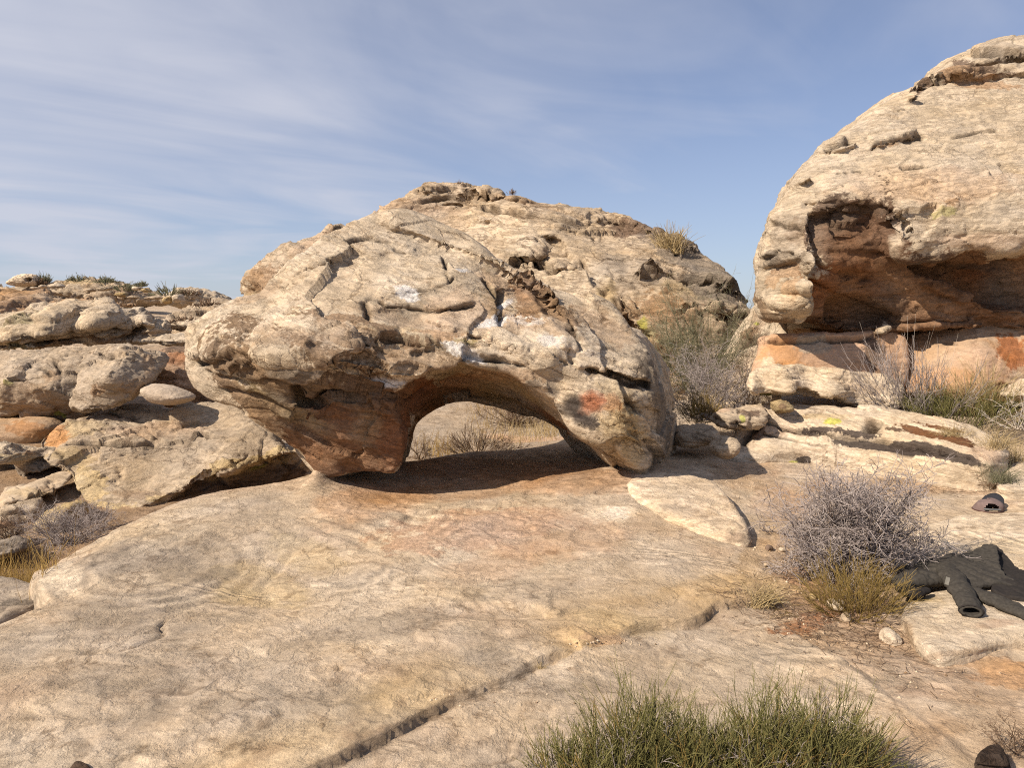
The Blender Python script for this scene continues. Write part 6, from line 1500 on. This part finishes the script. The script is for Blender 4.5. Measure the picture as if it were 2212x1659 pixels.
    ring = np.array([[q + (u * math.cos(a) + v * math.sin(a) * .55) * .0575 for a in np.linspace(0, 2*np.pi, 33)]])
    VV, QQ, _ = tubes(ring, np.full(ring.shape[:2], .0045), sides=6); put('cuff', mesh_np('cuff', VV - o, QQ), M_cloth2, parent=sl)
    # small square patch stitched on the sleeve, laid on its surface
    q = pt(2047, 1250, .2, 0)
    bv = BVHTree.FromPolygons([tuple(Vector(v.co) + sl.matrix_world.translation) for v in sl.data.vertices], [tuple(p.vertices) for p in sl.data.polygons])
    V = []
    for j in np.linspace(0, 1, 7):
        for i in np.linspace(0, 1, 5):
            px = 2040 + 9 * i + 4 * j; py = 1262 - 16 * j + 3 * i
            d = Vector(ray(px, py)).normalized(); r = bv.ray_cast(Vector(CAM) - Vector(o), d)
            V.append((np.array(r[0]) - np.array(d) * .003) if r[0] is not None else np.array([np.nan]*3))
    V = np.array(V)
    if not np.isnan(V).any():
        Q = [(a*5+b, a*5+b+1, a*5+b+6, a*5+b+5) for a in range(6) for b in range(4)]
        put('patch', mesh_np('patch', V, np.array(Q)), M_patch, parent=sl)
jacket()

def cap():
    c = G(2134, 1100, .06); zf = gz(c[0], c[1])
    c = G(2134, 1104, zf)
    t = thing('baseball_cap', c, 'faded mauve grey cap with a black bill lying on the long cream shelf', 'cap')
    m1 = plain('mauve_cotton', (.165, .118, .110), .9, .12, 60, .15, .2); m2 = plain('black_bill', (.022, .022, .027), .75, .15, 50, .3); m3 = plain('grey_strap', (.13, .13, .13), .7, .1, 40); m4 = plain('brown_band', (.075, .035, .028), .9, .1, 40)
    nu, nv = 48, 16
    rx, ry, rz = .108, .090, .098
    ang = math.radians(-28)
    def crown(u, v, s=1.0):
        th = 2*math.pi*u; ph = v * math.pi/2
        x = rx*s*math.cos(th)*math.cos(ph)**.55; y = ry*s*math.sin(th)*math.cos(ph)**.55; z = rz*s*math.sin(ph)**.9
        # soft crushed cloth, higher at the front panels
        z *= 1 - .22 * (math.cos(th) < 0) * abs(math.cos(th)) + .05 * math.sin(3*th)
        x += .010 * math.sin(2*th + 3*ph); y += .004 * math.sin(5*th)
        X = x*math.cos(ang) - y*math.sin(ang); Y = x*math.sin(ang) + y*math.cos(ang)
        return (X, Y, z + .004)
    V = []; F = []
    for s in (1.0, .965):
        for j in range(nv + 1):
            for i in range(nu): V.append(crown(i/nu, j/nv, s))
    def hole(i, j):
        u = (i + .5)/nu; v = (j + .5)/nv
        return ((u - .80) / .085)**2 + ((v - .10) / .42)**2 < 1 and v > .09
    n1 = nu * (nv + 1)
    for j in range(nv):
        for i in range(nu):
            if hole(i, j): continue
            a = j*nu + i; b = j*nu + (i+1) % nu
            F.append((a, b, b+nu, a+nu)); F.append((n1+b, n1+a, n1+a+nu, n1+b+nu))
    put('crown', mesh_np('crown', V, np.array(F)), m1, parent=t)
    # sweatband rim
    P = np.array([[crown(i/nu, .02, 1.012) for i in range(nu + 1)]]); VV, QQ, _ = tubes(P, np.full(P.shape[:2], .0045), sides=6)
    put('rim_band', mesh_np('rim_band', VV, QQ), m4, parent=t)
    P = np.array([[crown(.705 + .19*i/12, .16, 1.02) for i in range(13)]]); VV, QQ, _ = tubes(P, np.full(P.shape[:2], .008), sides=6)
    put('strap', mesh_np('strap', VV, QQ), m3, parent=t)
    # bill: curved plate in front (to the right, tipped up)
    V = []; A = 14; Bn = 8
    for s in (0, 1):
        for j in range(Bn + 1):
            for i in range(A + 1):
                a = -1 + 2*i/A; r = j/Bn
                w = .088 * (1 - .22*r*r)
                x = .050 + .105*r*math.sqrt(max(0, 1 - .45*a*a)); y = a*w
                z = .062 + .060*r - .030*a*a - .003*s
                X = x*math.cos(.7) - y*math.sin(.7); Y = x*math.sin(.7) + y*math.cos(.7)
                V.append((X, Y, z))
    F = []; m = (A+1)*(Bn+1)
    for j in range(Bn):
        for i in range(A):
            a = j*(A+1) + i; F += [(a, a+A+1, a+A+2, a+1), (m+a, m+a+1, m+a+A+2, m+a+A+1)]
    per = [i for i in range(A+1)] + [j*(A+1)+A for j in range(1, Bn+1)] + [Bn*(A+1)+i for i in range(A-1, -1, -1)] + [j*(A+1) for j in range(Bn-1, 0, -1)]
    for a, b in zip(per, per[1:] + per[:1]): F.append((a, b, m+b, m+a))
    put('bill', mesh_np('bill', V, np.array(F)), m2, parent=t)
    # button on top
    V = []; F = []
    for j in range(5):
        for i in range(10):
            p = j/4*math.pi/2; V.append((.007*math.cos(2*math.pi*i/10)*math.cos(p), .007*math.sin(2*math.pi*i/10)*math.cos(p), rz + .002 + .004*math.sin(p)))
    for j in range(4):
        for i in range(10): F.append((j*10+i, j*10+(i+1)%10, (j+1)*10+(i+1)%10, (j+1)*10+i))
    put('button', mesh_np('button', V, np.array(F)), m1, parent=t)
cap()
log('things')
# ------------------------------------------------------------------ camera, sun, sky
cam = bpy.data.cameras.new('camera'); co_ = bpy.data.objects.new('camera', cam); COL.objects.link(co_)
co_.location = CAM; co_.rotation_euler = (math.radians(90) - PITCH, 0, 0)
cam.sensor_fit = 'HORIZONTAL'; cam.sensor_width = 36.0; cam.lens = 36.0 * FPX / 2212.0
cam.clip_start = 0.05; cam.clip_end = 20000
scene.camera = co_

SUN = np.array([-0.72, -0.44, 0.68]); SUN = SUN / np.linalg.norm(SUN)
sl = bpy.data.lights.new('sun', 'SUN'); so = bpy.data.objects.new('sun', sl); COL.objects.link(so)
sl.energy = 5.0; sl.angle = math.radians(0.53); sl.color = (1.0, 0.885, 0.735)
so.rotation_euler = Vector(SUN).to_track_quat('Z', 'Y').to_euler()
so.location = (-10, -8, 12)

w = bpy.data.worlds.new('World'); scene.world = w; w.use_nodes = True
nt = w.node_tree; nt.nodes.clear()
out = nt.nodes.new('ShaderNodeOutputWorld'); bg = nt.nodes.new('ShaderNodeBackground')
nt.links.new(bg.outputs[0], out.inputs[0])
sky = nt.nodes.new('ShaderNodeTexSky'); sky.sky_type = 'NISHITA'; sky.sun_disc = False
sky.sun_elevation = math.asin(SUN[2]); sky.sun_rotation = math.atan2(SUN[0], SUN[1])
sky.altitude = 1400; sky.air_density = 1.0; sky.dust_density = 1.2; sky.ozone_density = 3.0
tc = nt.nodes.new('ShaderNodeTexCoord')
sep = nt.nodes.new('ShaderNodeSeparateXYZ'); nt.links.new(tc.outputs['Generated'], sep.inputs[0])
den = math_(nt, 'MAXIMUM', math_(nt, 'ADD', sep.outputs[2], 0.12), 0.03)
cx = math_(nt, 'DIVIDE', sep.outputs[0], den); cy = math_(nt, 'DIVIDE', sep.outputs[1], den)
cmb = nt.nodes.new('ShaderNodeCombineXYZ'); nt.links.new(cx, cmb.inputs[0]); nt.links.new(cy, cmb.inputs[1])
# high thin cirrus: long feathered wisps running down to the right, thicker to the left
P = cmb.outputs[0]
n1 = noise_tex(nt, mapping(nt, P, (0, 0, math.radians(-38)), (0.75, 1.15, 1)), 0.8, 6, 0.47, 1.6)
n2 = noise_tex(nt, mapping(nt, P, (0, 0, math.radians(-20)), (0.6, 0.9, 1)), 0.55, 5, 0.5, 0.3)
n3 = noise_tex(nt, mapping(nt, P, (0, 0, math.radians(-52)), (0.9, 1.8, 1)), 1.1, 7, 0.5, 1.8)
left = nt.nodes.new('ShaderNodeMapRange'); left.inputs[1].default_value = 0.25; left.inputs[2].default_value = -0.6; left.inputs[3].default_value = -0.03; left.inputs[4].default_value = 0.17
nt.links.new(sep.outputs[0], left.inputs[0])
v = math_(nt, 'ADD', math_(nt, 'ADD', math_(nt, 'MULTIPLY', n1, 0.5), math_(nt, 'MULTIPLY', n2, 0.4)), math_(nt, 'MULTIPLY', n3, 0.12))
v = math_(nt, 'ADD', v, left.outputs[0])
fac = ramp(nt, v, (0.34, 0.18), (0.53, 0.44), (0.72, 0.88))
hor = ramp(nt, sep.outputs[2], (0.0, 0.60), (0.20, 0.34), (0.5, 0.10))
fac = math_(nt, 'MAXIMUM', fac, hor)
sc = nt.nodes.new('ShaderNodeMix'); sc.data_type = 'RGBA'
nt.links.new(fac, sc.inputs[0]); nt.links.new(mix(nt, 1.0, sky.outputs[0], (0.82, 0.98, 1.18), 'MULTIPLY'), sc.inputs[6]); sc.inputs[7].default_value = (6.9, 7.1, 8.1, 1)
nt.links.new(sc.outputs[2], bg.inputs[0])
bg.inputs[1].default_value = 0.066

vs = scene.view_settings; vs.view_transform = 'Standard'; vs.look = 'None'; vs.exposure = 0.48; vs.gamma = 1.0
scene.render.engine = 'CYCLES'
cy_ = scene.cycles
cy_.use_denoising = False
cy_.filter_width = 1.1
cy_.max_bounces = 6; cy_.diffuse_bounces = 4; cy_.transparent_max_bounces = 8
log('done')
